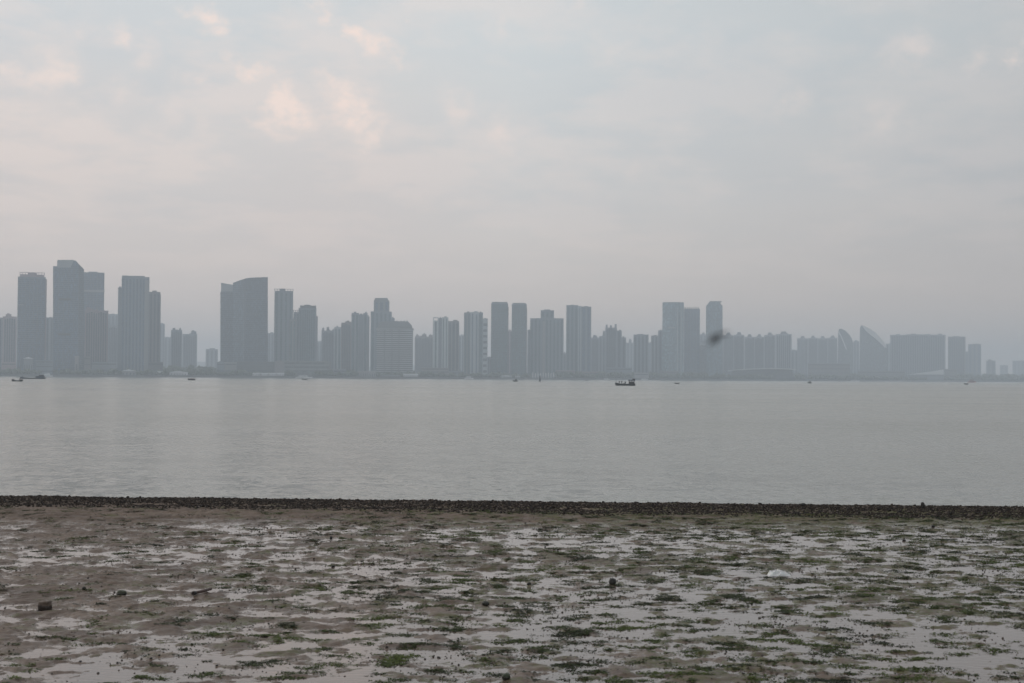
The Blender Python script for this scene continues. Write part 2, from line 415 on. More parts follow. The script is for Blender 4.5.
for (a, b_, yt, lab) in ((491, 507.8, 301.8, 'left and slightly broader of two matching dark glass towers'), (511.6, 526.4, 302.8, 'right and slimmer of two matching dark glass towers')):
    D = shore(500)+150
    r = bldg_root('office_tower', a, b_, D, lab, 'office tower', T)
    block(r, a, b_, yt+2, SLATE, 'glass', 5, TEALG, fin=(0.09, 0.105, 0.11), top='parapet', depth=30, amt=0.3)
    MB().box(X(r, a+0.7), X(r, b_-0.7), 1, 28, Z(r, a, yt+1.9), Z(r, a, yt)).build('crown', glass_mat((0.11, 0.13, 0.14)), r)
    MB().box(X(r, b_)-0.2, X(r, b_)+1.2, 2, 26, 0, Z(r, b_, yt+5)).build('corner_pier', wall_mat((0.19, 0.17, 0.175)), r)
apt('thin reddish slab squeezed between the matching dark glass towers', 507.4, 512.2, 331, 480, PINK, 2)
# O
D = shore(547)+140
r = bldg_root('apartment_tower', 528, 563.6, D, 'wide shouldered block with a square tower rising from its centre', 'apartment tower', T)
block(r, 530.2, 563.4, 318.8, SLATE, 'stripes', 9, TEALG, top='parapet', depth=32, wfrac=0.45)
block(r, 540.6, 553.8, 310.6, SLATE, 'stripes', 3, TEALG, dy=6, depth=18, zbase=Z(r, 547, 319), name='upper_tower', top='parapet')
MB().box(X(r, 542.5), X(r, 545), -0.9, 0.2, 4, Z(r, 543, 321)).build('pale_pier', wall_mat((0.24, 0.25, 0.26)), r)
block(r, 527.4, 530.1, 330.5, GREY, 'plain', dy=4, depth=18, name='wing', top='parapet')
apt('low sliver between the shouldered block and the three-part tower', 563, 566.6, 353.5, 500, GREY, 1)
# P
D = shore(579)+150
r = bldg_root('office_tower', 566, 591, D, 'tall three-part tower with a pale strip up its middle', 'office tower', T)
block(r, 566.3, 578, 305.6, SLATE, 'stripes', 3, TEALG, top='parapet')
block(r, 578.1, 581.2, 305.9, PALE, 'stripes', 1, BLUEG, dy=-1, name='pale_strip', top=None, wfrac=0.3)
block(r, 581.3, 591, 307, SLATE, 'stripes', 2, BLUEG, dy=1, name='wing', top='plant')
apt('lower knobbed block right against the three-part tower', 591.2, 599, 338, 420, GREY, 3, 'bays', steps=((593, 597, 336, 3),))
apt('grey block with a raised right corner before the spiky-topped tower', 599.2, 605.4, 336.5, 500, GREY, 2, steps=((602.8, 605, 331.5, 3),))
D = shore(615)+200
r = bldg_root('apartment_tower', 605, 626, D, 'stepped tower with three spikes on its roof', 'apartment tower', T)
block(r, 605.4, 616.8, 327.5, GREY, 'bays', 3, DARKG, top=None)
q = MB()
for a, b_, y_ in ((605.6, 607.6, 324.6), (609.8, 611.8, 325.2), (614.6, 616.6, 324)): q.box(X(r, a), X(r, b_), 2, 9, Z(r, a, 327.7), Z(r, a, y_))
q.build('roof_spikes', wall_mat(GREY), r)
block(r, 616.9, 621.6, 331, SLATE, 'stripes', 1, DARKG, dy=3, name='wing', top='parapet')
block(r, 621.7, 626, 338, SLATE, 'stripes', 1, DARKG, dy=5, name='wing', top='parapet')
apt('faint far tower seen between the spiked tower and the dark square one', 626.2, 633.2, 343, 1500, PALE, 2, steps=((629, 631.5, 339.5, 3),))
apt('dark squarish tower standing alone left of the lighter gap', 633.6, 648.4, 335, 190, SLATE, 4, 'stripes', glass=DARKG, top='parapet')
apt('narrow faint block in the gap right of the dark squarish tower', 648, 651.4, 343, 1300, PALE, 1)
apt('lower of two grey blocks leaning on the round-topped glass tower', 651.2, 658, 336, 260, GREY, 2)
apt('higher of two grey blocks leaning on the round-topped glass tower', 658.2, 662.4, 330.8, 300, SLATE, 1)
# S
D = shore(673)+170
r = bldg_root('office_tower', 662, 684, D, 'pale blue-green glass tower with a gently rounded front, taller of the joined pair', 'office tower', T)
pts = []
xa, xb = X(r, 662.3), X(r, 683.8)
for i in range(11):
    t = i/10; pts.append((xa+(xb-xa)*t, -9*math.sin(math.pi*t)))
pts += [(xb, 30), (xa, 30)]
MB().plan(pts, 0, Z(r, 673, 303)).build('body', glass_mat((0.12, 0.18, 0.21), amt=0.35), r)
MB().plan([(x*0.97, y*0.95+0.5) for x, y in pts], Z(r, 673, 303.02), Z(r, 673, 302.2)).build('crown', wall_mat((0.3, 0.32, 0.33)), r)
MB().box(X(r, 668), X(r, 675), -10.2, 0, Z(r, 673, 328.3), Z(r, 673, 327.3)).build('refuge_floor', plain('pale_louvre', (0.3, 0.31, 0.32)), r)
for px in (677.5, 681): MB().box(X(r, px)-1.2, X(r, px)+1.2, -8, 1, 3, Z(r, px, 308)).build('pale_pier', wall_mat(PALE), r)
# T
D = shore(692)+210
r = bldg_root('office_tower', 684, 700, D, 'glass tower with a notched roof edge, shorter of the joined pair', 'office tower', T)
block(r, 684, 699.8, 309, SLATE, 'glass', 5, BLUEG, fin=(0.16, 0.18, 0.19), top=None)
q = MB()
for i in range(7): q.box(X(r, 684.4+i*2.2), X(r, 685.6+i*2.2), 0, 26, Z(r, 690, 309.05), Z(r, 690, 307.2))
q.build('notched_crown', wall_mat((0.17, 0.19, 0.2)), r)
apt('faint slab in the bright gap left of the chamfered tower', 699.6, 706.8, 334.6, 1100, PALE, 2, steps=((702, 704.5, 333, 3),))
# U
D = shore(714)+160
r = bldg_root('office_tower', 706, 723, D, 'slim glass tower with chamfered top corners', 'office tower', T)
solid(r, [(706, 384), (722.6, 384), (722.6, 306), (719.5, 302.2), (709, 302.2), (706, 306)], 0, 28, glass_mat((0.115, 0.17, 0.205), amt=0.3), 'body')
MB().box(X(r, 709.4), X(r, 721.4), 3, 22, Z(r, 715, 302.15), Z(r, 715, 301)).build('crown', wall_mat((0.2, 0.22, 0.23)), r)
for px in (706.6, 712, 717.5, 722): MB().box(X(r, px)-0.35, X(r, px)+0.35, -0.5, 0.1, 3, Z(r, px, 307)).build('facade_fin', plain('grey_fin', (0.16, 0.18, 0.19)), r)

# right rows of apartments
V_ = 'long rows of matching apartment towers on the right'
rows = [
 (699, 707, 344, 'hazy apartment block low behind the notched glass tower', 300),
 (722.8, 733.5, 335.6, 'apartment block touching the chamfered tower on its right', 420),
 (733.7, 744.2, 335.2, 'apartment block with a raised right corner, second right of the chamfered tower', 400),
 (744.6, 754.4, 337.2, 'low-roofed apartment block, third right of the chamfered tower', 430),
 (754.6, 764, 337.2, 'low-roofed apartment block, fourth right of the chamfered tower', 410),
 (764.2, 775.2, 335.4, 'apartment block with a wide roof box, fifth right of the chamfered tower', 430),
 (775.6, 791.6, 334.4, 'apartment block with a cut-off right end before the bright gap', 430),
 (797.2, 808, 338.6, 'first apartment block right of the bright gap', 900),
 (808.2, 817.5, 338.2, 'second apartment block right of the bright gap', 900),
 (817.7, 827.5, 338.6, 'third apartment block right of the bright gap', 900),
 (827.7, 837.4, 338.0, 'apartment block touching the smaller sail-shaped building', 900),
]
for (a, b_, yt, lab, bk) in rows:
    D = shore((a+b_)/2)+bk
    r = bldg_root('apartment_block', a, b_, D, lab, 'apartment block', V_)
    body, (x0, x1, y0, y1, H) = block(r, a, b_, yt, (0.32, 0.35, 0.38), 'bays', 4, DARKG, top='parapet', sides=1)
    w = x1-x0
    MB().box(x0+w*0.3, x0+w*0.72, 4, 14, H-0.2, H+5).build('roof_plant', wall_mat(GREY), r)
    MB().box(x0+w*0.36, x0+w*0.66, 5, 12, H+5, H+8).build('water_tank', wall_mat(SLATE), r)
apt('low block filling the foot of the bright gap on the right', 790.5, 798.5, 350.5, 800, GREY, 2)
# sails
for (pts, wt, lab, D) in (
  ([(837.5, 382), (853.2, 382), (853.2, 343), (851.8, 338.6), (849, 334.2), (845.5, 330.8), (841.5, 328.8), (839.4, 328.9), (838.2, 332)],
   [(838.4, 330), (841.5, 336), (844.5, 343), (847.0, 349.5), (846.0, 349.5), (843.3, 343), (840.4, 336), (837.6, 331)],
   'smaller sail-shaped building with a thin white rib', shore(845)+520),
  ([(859.3, 382), (887.0, 382), (887, 348.2), (884, 342.5), (880, 337.4), (875.5, 332.9), (870.5, 329.2), (865.5, 326.6), (861.6, 325.4), (860, 327)],
   [(861.6, 325.2), (865.5, 326.5), (870.5, 329.1), (875.5, 332.8), (880, 337.3), (884, 342.4), (887.2, 348.4), (884.6, 347.6), (880.5, 343.2), (875.5, 338.8), (870.5, 335), (865.5, 330.6)],
   'larger sail-shaped building edged with a white curved band', shore(873)+420)):
    cx = sum(p[0] for p in pts)/len(pts)
    r = bldg_root('sail_building', pts[0][0], pts[1][0], D, lab, 'office building', 'pair of sail-shaped buildings')
    solid(r, pts, 0, 40, glass_mat((0.12, 0.15, 0.17), amt=0.45), 'body')
    solid(r, [p for p in wt][::-1] if False else [(x, y) for x, y in reversed(wt)], -2.5, -0.2, plain('white_metal_rib', (0.72, 0.73, 0.74), 0.4), 'white_rib')
    q = MB()
    for i in range(5):
        px = pts[0][0]+(pts[1][0]-pts[0][0])*(i+0.5)/5
        q = MB().box(X(r, px)-0.4, X(r, px)+0.4, -0.6, 0.1, 2, Z(r, px, 352)).build('facade_fin', plain('grey_fin', (0.16, 0.18, 0.19)), r)
apt('faint slab in the slot between the two sail-shaped buildings', 853.4, 859.2, 341.4, 1200, PALE, 2)
apt('pale slab just right of the larger sail-shaped building', 886, 892.2, 344, 900, PALE, 2)
# 44 wide row
D = shore(918)+650
r = bldg_root('apartment_block', 890, 946, D, 'very wide flat-topped apartment slab on the hazy right', 'apartment block', V_)
block(r, 890.3, 945.4, 335.2, (0.23, 0.25, 0.28), 'bays', 12, DARKG, top='parapet', depth=40)
q = MB()
for a, b_, y_ in ((896, 900, 334), (911, 916, 333.6), (926, 930, 334), (938, 942, 333.6)): q.box(X(r, a), X(r, b_), 5, 15, Z(r, a, 335.4), Z(r, a, y_))
q.build('lift_towers', wall_mat(GREY), r)
apt('separate block right of the very wide slab, on the hazy right', 948, 965.4, 337, 700, (0.18, 0.18, 0.185), 4, 'bays')
apt('slim pair of blue slabs, last tower before the empty hazy sky', 968.2, 981, 344.5, 1000, (0.16, 0.18, 0.2), 3, 'stripes', glass=BLUEG)
apt('low sliver left of the slim blue slabs', 965.2, 968.4, 352, 1300, PALE, 1)
apt('small faint block with flat roof near the right edge', 986.2, 995.4, 361, 1500, (0.12, 0.14, 0.16), 2, steps=((988, 991, 359.8, 4),))
apt('very faint low block cut by the right edge of the photo', 1012.5, 1030, 361, 2600, SLATE, 4)
apt('very faint low roof between the small faint block and the right edge', 1000, 1008, 365.5, 2800, SLATE, 2)

# ================================================================== WATERFRONT LOW-RISES
LW = 'low buildings along the far waterfront'
def low(label, x0, x1, ytop, back, wall=PALE, kind='low_building', bands=0, roof=None, glass=DARKG, n=4, windows=True, cat='low building', depth=22):
    D = shore((x0+x1)/2)+back
    r = bldg_root(kind, x0, x1, D, label, cat, LW)
    a, b_ = X(r, x0), X(r, x1); H = Z(r, (x0+x1)/2, ytop)
    H = max(H, 4.0)
    rt = min(1.0, H*0.15)
    MB().box(a, b_, 0, depth, 0, H-rt).build('wall', wall_mat(wall), r)
    if bands:
        for i in range(bands):
            z = (H-rt)*(i+0.75)/(bands)
            MB().box(a+0.5, b_-0.5, -0.4, 0.1, z-0.9, z+0.7).build('window_band', glass_mat(glass), r)
    elif windows:
        for i in range(n):
            w = (b_-a)/n; MB().box(a+w*(i+0.3), a+w*(i+0.7), -0.3, 0.1, 1.0, (H-rt)*0.6).build('window', glass_mat(glass), r)
    if roof == 'gable':
        MB().prism([(a-1, H-rt+0.02), (b_+1, H-rt+0.02), ((a+b_)/2, H+rt*2)], -1, depth+1).build('roof', plain('pale_roof', (0.66, 0.68, 0.70)), r)
    elif roof == 'round':
        pr = [(a+(b_-a)*(1-t/10), H-rt+0.02+rt*2.5*math.sin(math.pi*t/10)) for t in range(1, 10)]
        MB().prism([(a, H-rt+0.02), (b_, H-rt+0.02)]+pr, 0, depth).build('roof', wall_mat(wall), r)
    else:
        MB().box(a-0.6, b_+0.6, -0.7, depth+0.6, H-rt+0.02, H).build('roof', wall_mat(tuple(min(1, c*1.3) for c in wall)), r)
    return r
low('pinkish low building at the foot of the leftmost pinkish block', 2, 16, 362, 120, PINK, bands=2)
low('low building with a white gabled roof under the posted-crown tower', 24, 33, 358, 60, GREY, roof='gable')
low('dark low block between the two tallest left towers at their feet', 36, 53, 360, 40, SLATE, bands=3)
low('tall narrow pale block at the foot of the tallest tower, right side', 75, 79, 356, 30, (0.26, 0.26, 0.27), n=1)
low('pale box building with a roof lip right of the tallest tower', 80, 91, 356.5, 60, (0.22, 0.22, 0.23), bands=3)
low('grey low building left of the capped ribbed tower', 92, 116, 362, 70, GREY, bands=2)
low('small pale shed below the capped ribbed tower', 122, 136, 370.5, 25, (0.28, 0.29, 0.3), roof='gable')
low('dark box building below the grey-violet tower', 148.6, 163.4, 362, 60, (0.09, 0.1, 0.115), bands=2)
low('long white low pavilion right of the dark box building', 168, 190, 372, 20, (0.66, 0.68, 0.70), roof='gable', n=8)
low('tiny white shed left of the long white pavilion', 158, 163, 371, 20, (0.66, 0.68, 0.70), n=2)
low('rounded dark low building left of the broad curved tower', 217, 224.5, 362, 90, SLATE, roof='round', bands=2)
low('pale low building at the left foot of the broad curved tower', 224.8, 237, 362, 50, (0.21, 0.22, 0.22), bands=2)
low('dark shopping mall slab across the foot of the broad curved tower', 237.4, 275, 361.5, 70, (0.085, 0.1, 0.105), bands=2, n=8)
low('rounded pale block between the dark mall slab and the terraced podium', 275.2, 284.5, 361.2, 50, (0.21, 0.21, 0.215), roof='round', windows=False)
# terraced podium
D = shore(306)+45
r = bldg_root('terraced_building', 285, 330, D, 'terraced podium with pale ledges below the colonnaded tower', 'low building', LW)
for i, (ya, yb, xr) in enumerate(((374, 369.5, 333), (369.4, 365.5, 329), (365.4, 361.5, 325))):
    MB().box(X(r, 284.8), X(r, xr), i*6.0, 50, max(0, Z(r, 306, ya)-(6 if i == 0 else 0)), Z(r, 306, yb)).build('storey', glass_mat((0.06, 0.08, 0.08)), r)
    MB().box(X(r, 284.2), X(r, xr+0.6), i*6.0-1.5, 50.5, Z(r, 306, yb)+0.01, Z(r, 306, yb)+1.3).build('ledge', wall_mat((0.3, 0.32, 0.32)), r)
low('rounded mound-like hall at the right end of the terraced podium', 317, 331.6, 361.5, 120, (0.15, 0.165, 0.165), roof='round', windows=False)
low('grey low building left of the paired slot tower', 334, 346, 369, 60, GREY, bands=1)
low('pale low hall below the paired slot tower', 358, 376, 371, 30, (0.27, 0.28, 0.29), n=8)
low('long pale canopy building in front of the gridded hotel', 380, 400.5, 374.8, 25, (0.26, 0.28, 0.29), n=8)
low('bright white hall with dark doors right of the gridded hotel', 403.5, 418.5, 373.8, 25, (0.66, 0.68, 0.69), n=7)
low('layered podium below the white-edged slot tower', 421.5, 448.6, 367.8, 70, (0.24, 0.24, 0.245), bands=3)
low('grey low block below the two-tone tower', 449, 462, 371, 60, GREY, bands=1)
low('small white sheds below the matching glass towers', 500, 512, 376, 25, (0.62, 0.64, 0.66), roof='gable', n=4)
low('narrow pale kiosk right of the small white sheds', 515.5, 520, 376, 25, (0.62, 0.64, 0.66), n=2)
low('reddish low building below the three-part tower', 556, 575, 370.5, 90, PINK, bands=2)
low('pinkish long low building right of the reddish one', 576, 599, 371.5, 90, (0.2, 0.18, 0.18), bands=1)
low('dark low block at the foot of the stepped spiky tower', 606, 632, 367.5, 110, SLATE, bands=2)
low('pale flat-roofed pavilion below the dark squarish tower', 634.5, 649, 372.6, 40, (0.28, 0.29, 0.3), bands=1)
low('white-roofed terminal below the rounded glass tower', 660, 679, 370.8, 60, (0.2, 0.21, 0.22), bands=2)
low('grey block below the notched glass tower', 684, 700, 372.4, 60, (0.17, 0.18, 0.19), bands=1)
# colonnade
D = shore(544)+30
r = bldg_root('colonnade', 532, 555, D, 'row of white posts under a thin roof before the shouldered block', 'colonnade', LW)
MB().box(X(r, 532), X(r, 555), 3, 12, 0, Z(r, 544, 374)).build('wall', wall_mat(SLATE), r)
for i in range(9):
    px = 533+i*2.6
    MB().box(X(r, px)-0.9, X(r, px)+0.9, -1, 1, 0, Z(r, px, 372.4+(i % 2)*0.8)).build('post', plain('white_post', WHITE), r)
# exhibition hall
D = shore(762)+60
r = bldg_root('exhibition_hall', 728, 796, D, 'very long dark hall under a thin white arched roof, on the hazy right', 'exhibition hall', LW)
prof_t = [(728+i*68/16, 370.6-2.5*math.sin(math.pi*min(1, (i/16)*0.72+0.05))) for i in range(17)]
solid(r, [(729, 384), (795, 384)]+[(x, y+1.0) for x, y in prof_t[::-1] if 729 <= x <= 795.9], 0, 60, glass_mat((0.04, 0.05, 0.055), amt=0.2), 'wall')
solid(r, [(x, y+0.95) for x, y in prof_t]+[(x, y) for x, y in prof_t[::-1]], -5, 64, plain('white_roof_sheet', (0.5, 0.52, 0.53)), 'roof')
low('layered grey hall below the apartment blocks right of the bright gap', 808, 850, 363.4, 120, (0.2, 0.2, 0.205), bands=4, n=10)
low('long low terraced building below the larger sail', 858, 905, 370.8, 90, (0.2, 0.21, 0.215), bands=2)
# wedge
D = shore(925)+60
r = bldg_root('wedge_roofed_hall', 907, 944, D, 'pale wedge-roofed hall below the very wide slab', 'hall', LW)
MB().box(X(r, 908), X(r, 944), 0, 40, 0, Z(r, 925, 374.6)).build('wall', wall_mat(GREY), r)
solid(r, [(907, 374.5), (944, 374.5), (943.4, 369.4), (930, 371.6)], -4, 42, plain('pale_roof', (0.66, 0.68, 0.70)), 'roof')
low('square low block right of the pale wedge-roofed hall', 944.6, 957, 369, 140, (0.18, 0.185, 0.19), bands=2)
# white cabins row
for i in range(4):
    low('white harbour cabin in the row of four before the dark mall slab', 253+i*8.1, 260.2+i*8.1, 372.9, 12, (0.70, 0.72, 0.74), kind='harbour_cabin', n=3, cat='cabin', depth=8)
    # same look, same group
for o in bpy.data.objects:
    if o.name.startswith('harbour_cabin'): o['group'] = 'white cabins in a row before the dark mall slab'

# ================================================================== LAND, TREES
land = []
for px, d in SH: land.append((at(px, 376, d).x, d))
poly = land+[(7800, 5600), (7800, 9600), (-7800, 9600), (-7800, 2100)]
MB().plan(poly, -2.5, LAND_Z).build('far_shore_land', plain('grey_promenade', (0.12, 0.125, 0.12), 0.8, scale=0.02))
tag(bpy.data.objects['far_shore_land'], kind='structure')
# sea wall: pale coping with dark face
v = []; f = []
q = MB()
for (x0, y0), (x1, y1) in zip(land, land[1:]):
    q.add([(x0, y0-2.0, -2), (x1, y1-2.0, -2), (x1, y1-0.4, LAND_Z+0.6), (x0, y0-0.4, LAND_Z+0.6), (x1, y1+1, LAND_Z+0.6), (x0, y0+1, LAND_Z+0.6), (x0, y0+1, -2), (x1, y1+1, -2)],
          [(0, 1, 2, 3), (3, 2, 4, 5), (5, 4, 7, 6)])
sw = q.build('sea_wall', plain('wet_stone_wall', (0.085, 0.09, 0.095), 0.8, scale=0.3))
tag(sw, 'low dark stone sea wall along the whole far shore', 'sea wall')

# hills far away, low
nx = 260
hx = np.linspace(-4200, 5200, nx); vv = []; ff = []
hy = [7600, 7900, 8300]
for j, yy in enumerate(hy):
    for i, x in enumerate(hx):
        hgt = 0 if j != 1 else max(3.0, 38+30*float(fbm(np.array([x*0.0011]), np.array([1.7]), 5, 4)[0])*1.6)
        vv.append((x, yy, LAND_Z-1+hgt))
for j in range(2):
    for i in range(nx-1): ff.append((j*nx+i, j*nx+i+1, (j+1)*nx+i+1, (j+1)*nx+i))
h = link('hills', vv, ff, plain('wooded_hill', (0.05, 0.06, 0.045), 0.9, scale=0.01), None, True); tag(h, kind='structure')

def crowns(name, spots, mat):
    bmx = bmesh.new(); bmesh.ops.create_icosphere(bmx, subdivisions=2, radius=1)
    bv = np.array([v.co[:] for v in bmx.verts]); bf = np.array([[v.index for v in f.verts] for f in bmx.faces]); bmx.free()
    rng = np.random.default_rng(3); Vs = []; Fs = []; base = 0
    for (x, y, z, rx, rz) in spots:
        n = bv*(1+rng.normal(0, 0.17, (len(bv), 1)))
        p = n*np.array([rx, rx, rz])+np.array([x, y, z+rz*0.95]); Vs.append(p); Fs.append(bf+base); base += len(bv)
        # loose leaf clumps round the outline
        m_ = 26; d = rng.normal(size=(m_, 3)); d /= np.linalg.norm(d, axis=1)[:, None]
        c = d*np.array([rx, rx, rz])*rng.uniform(0.9, 1.25, (m_, 1))+np.array([x, y, z+rz*0.95])
        tri = c[:, None, :]+rng.normal(0, rx*0.16, (m_, 3, 3)); Vs.append(tri.reshape(-1, 3)); Fs.append(np.arange(m_*3).reshape(-1, 3)+base); base += m_*3
        # short trunk
        t = np.array([[x-0.3, y, LAND_Z], [x+0.3, y, LAND_Z], [x, y, z+rz]]); Vs.append(t); Fs.append(np.array([[0, 1, 2]])+base); base += 3
    V = np.concatenate(Vs); Fc = np.concatenate(Fs)
    return link(name, V.tolist(), Fc.tolist(), mat)
mt, nt, b = newmat('tree_foliage')
tc = N(nt, 'ShaderNodeTexCoord')
nf = noise_n(nt, tc.outputs['Object'], 0.22, 4)
nt.links.new(ramp_n(nt, nf, [(0.3, (0.035, 0.05, 0.03)), (0.7, (0.085, 0.10, 0.06))]), b.inputs['Base Color']); b.inputs['Roughness'].default_value = 0.8
tree_m = mt
spots = []
px = -250.0
while px < 1400:
    D = shore(px)+rnd.uniform(6, 34); s = rnd.choice((0.55, 0.8, 1.0, 1.15, 1.6))*rnd.uniform(0.85, 1.15)
    gap_ = any(a_ < px < b_2 for a_, b_2 in ((40, 54), (120, 138), (166, 191), (250, 286), (296, 314), (357, 377), (379, 419), (464, 474), (499, 521), (531, 556), (601, 611), (633, 650), (850, 860), (906, 945)))
    if gap_: D += 48
    h_ = 3.0*s*(1.25 if (690 < px < 1030 or 555 < px < 700) else 1.0)
    c = at(px, 376, D); spots.append((c.x, D, LAND_Z+0.8, 3.2*s, h_))
    px += rnd.uniform(0.7, 2.2)*2500/D
tb = crowns('tree_belt', spots, tree_m); tag(tb, 'dark line of small trees along the far promenade', 'trees', kind='stuff')
spots = []
for px0, px1, n, ht in ((160, 222, 70, 7.5), (-60, 120, 60, 6), (780, 860, 60, 7), (940, 1100, 130, 8.5), (320, 480, 60, 5), (560, 720, 60, 7)):
    for i in range(n):
        px = rnd.uniform(px0, px1); D = shore(px)+rnd.uniform(150, 420) if px0 != 160 else shore(px)+rnd.uniform(150, 900)
        c = at(px, 376, D); s = rnd.uniform(0.7, 1.2); spots.append((c.x, D, LAND_Z+2, ht*0.9*s, ht*s))
tb = crowns('park_trees', spots, tree_m); tag(tb, 'hazy mass of park trees behind the far waterfront', 'trees', kind='stuff')

# ================================================================== MUDFLAT
def crest(x): return 34.9-0.05*x
def frontline(x): return crest(x)-1.75
def mud_height(x, y):
    wx = x+0.22*perlin(x*1.1, y*1.1, 91); wy = y+0.22*perlin(x*1.1+9, y*1.1, 92)
    wx = wx+0.07*perlin(x*4.3, y*4.3, 93); wy = wy+0.07*perlin(x*4.3+9, y*4.3, 94)
    a = fbm(wx*1.78, wy*2.3, 1, 3, 0.64)                  # hummocks
    b_ = perlin(x*0.28, y*0.3, 40)                        # broad swells
    c = fbm(x*5.5, y*5.5, 70, 4, 0.68)
    h = 0.036*a+0.020*b_+0.0135*c+0.0045*perlin(x*13, y*15, 71)
    # rounded tops, flatter pool floors
    h = np.where(h > 0, 0.05*np.tanh(h/0.05), 0.5*h)
    h = h-0.002
    # more water lower right, drier belt below the stone bar
    h = h-0.008*np.clip((x+1)/8, -1, 1)
    h = h-0.009*np.clip((19.5-y)/4, 0, 1)*np.clip((1.0-x)/3, 0, 1)
    fl = frontline(x)
    h = h+0.05*np.clip((y-(fl-3.6))/3.0, 0, 1)**1.3*np.clip(1.15-x/26.0, 0.6, 1.4)
    h = h+0.0025*perlin(x*23, y*23, 77)
    return h
def bar_height(x, y):
    c = crest(x)+0.12*perlin(x*0.5, y*0+3, 8); u = y-c
    up = np.clip((u+1.9)/1.5, 0, 1); up = up*up*(3-2*up)
    crest_h = 0.085+0.012*perlin(x*0.6, y*0.2, 9)
    down = np.clip(u-0.5, 0, None)*0.16
    return up*crest_h, down
def ground_z(x, y):
    x = np.asarray(x, float); y = np.asarray(y, float)
    h = mud_height(x, y); bh, dn = bar_height(x, y)
    k = np.clip((y-frontline(x))/0.6, 0, 1)
    z = h*(1-k)+bh+0.012*k*perlin(x*9, y*9, 33)-dn
    z = np.maximum(z, -3.0)
    return z
def axis(lo_c, lo_f, hi_f, hi_c, step, g=1.35):
    mid = np.arange(lo_f, hi_f, step).tolist()
    a = []; s = step; p = lo_f
    while p > lo_c: s = min(s*g, 400); p -= s; a.append(p)
    c = []; s = step; p = mid[-1]
    while p < hi_c: s = min(s*g, 400); p += s; c.append(p)
    return np.array(a[::-1]+mid+c)
xs = axis(-7500, -13, 13, 7500, 0.028); ys = axis(-300, 13.2, 37.0, 9500, 0.03)
GX, GY = np.meshgrid(xs, ys); GZ = ground_z(GX, GY)
far = (np.abs(GX) > 60) | (GY < -20)
GZ = np.where(far & (GY < 34), 0.06, GZ)
nx_, ny_ = len(xs), len(ys)
V = np.stack([GX, GY, GZ], -1).reshape(-1, 3)
idx = np.arange(nx_*ny_).reshape(ny_, nx_)
Fq = np.stack([idx[:-1, :-1], idx[:-1, 1:], idx[1:, 1:], idx[1:, :-1]], -1).reshape(-1, 4)
def big_mesh(name, V, Fq, mat, smooth=True, attr=None):
    me = bpy.data.meshes.new(name); k = Fq.shape[1]
    me.vertices.add(len(V)); me.vertices.foreach_set('co', V.astype(np.float32).ravel())
    me.loops.add(Fq.size); me.loops.foreach_set('vertex_index', Fq.astype(np.int32).ravel())
    me.polygons.add(len(Fq)); me.polygons.foreach_set('loop_start', np.arange(0, Fq.size, k, dtype=np.int32))
    me.polygons.foreach_set('loop_total', np.full(len(Fq), k, dtype=np.int32))
    me.update(calc_edges=True)
    if smooth: me.polygons.foreach_set('use_smooth', np.ones(len(Fq), dtype=bool))
    if attr is not None:
        at_ = me.attributes.new('tone', 'FLOAT', 'POINT'); at_.data.foreach_set('value', attr.astype(np.float32))
    me.materials.append(mat)
    o = bpy.data.objects.new(name, me); COL.objects.link(o); return o

# mud material
mt, nt, b = newmat('tidal_mud')
geo = N(nt, 'ShaderNodeNewGeometry'); P = geo.outputs['Position']
n1 = noise_n(nt, P, 0.7, 5, 0.6); n2 = noise_n(nt, P, 14.0, 5, 0.65); n3 = noise_n(nt, P, 60.0, 3, 0.6)
c1 = ramp_n(nt, n1, [(0.3, (0.108, 0.077, 0.059)), (0.55, (0.162, 0.119, 0.091)), (0.75, (0.215, 0.162, 0.124))])
c2 = mixc(nt, ramp_n(nt, n2, [(0.35, 0.0), (0.7, 1.0)]), mixc(nt, 1.0, c1, (0.62, 0.62, 0.62), 'MULTIPLY'), c1)
# algae film: olive green, patchy, more of it to the right and in the middle distance
al = noise_n(nt, vmul(nt, P, (1.6, 2.0, 1.0)), 1.0, 7, 0.66)
spx = N(nt, 'ShaderNodeSeparateXYZ'); nt.links.new(P, spx.inputs[0])
bias = math_n(nt, 'MULTIPLY_ADD', spx.outputs[0], 0.012, 0.02)
alb = math_n(nt, 'ADD', al, bias)
alm = math_n(nt, 'MULTIPLY', ramp_n(nt, alb, [(0.48, 0.0), (0.57, 1.0)]), ramp_n(nt, n2, [(0.38, 0.0), (0.58, 1.0)]))
c3 = mixc(nt, math_n(nt, 'MULTIPLY', alm, 0.75), c2, (0.066, 0.080, 0.018))
sp3 = ramp_n(nt, n3, [(0.28, 0.35), (0.42, 1.0)])
c4 = mixc(nt, 1.0, c3, sp3, 'MULTIPLY')
nt.links.new(c4, b.inputs['Base Color'])
wet = ramp_n(nt, math_n(nt, 'ADD', math_n(nt, 'MULTIPLY', spx.outputs[2], 15.0), math_n(nt, 'MULTIPLY', n2, 0.5)), [(0.20, 0.12), (0.45, 0.40), (0.9, 0.68)])
nt.links.new(wet, b.inputs['Roughness']); b.inputs['IOR'].default_value = 1.33
b.inputs['Specular IOR Level'].default_value = 0.35
bp = N(nt, 'ShaderNodeBump'); bp.inputs['Strength'].default_value = 0.6; bp.inputs['Distance'].default_value = 0.012
nt.links.new(n2, bp.inputs['Height'])
bp2 = N(nt, 'ShaderNodeBump'); bp2.inputs['Strength'].default_value = 0.5; bp2.inputs['Distance'].default_value = 0.004
nt.links.new(n3, bp2.inputs['Height']); nt.links.new(bp.outputs[0], bp2.inputs['Normal'])
nt.links.new(bp2.outputs[0], b.inputs['Normal'])
g = big_mesh('ground', V, Fq, mt); tag(g, kind='structure')

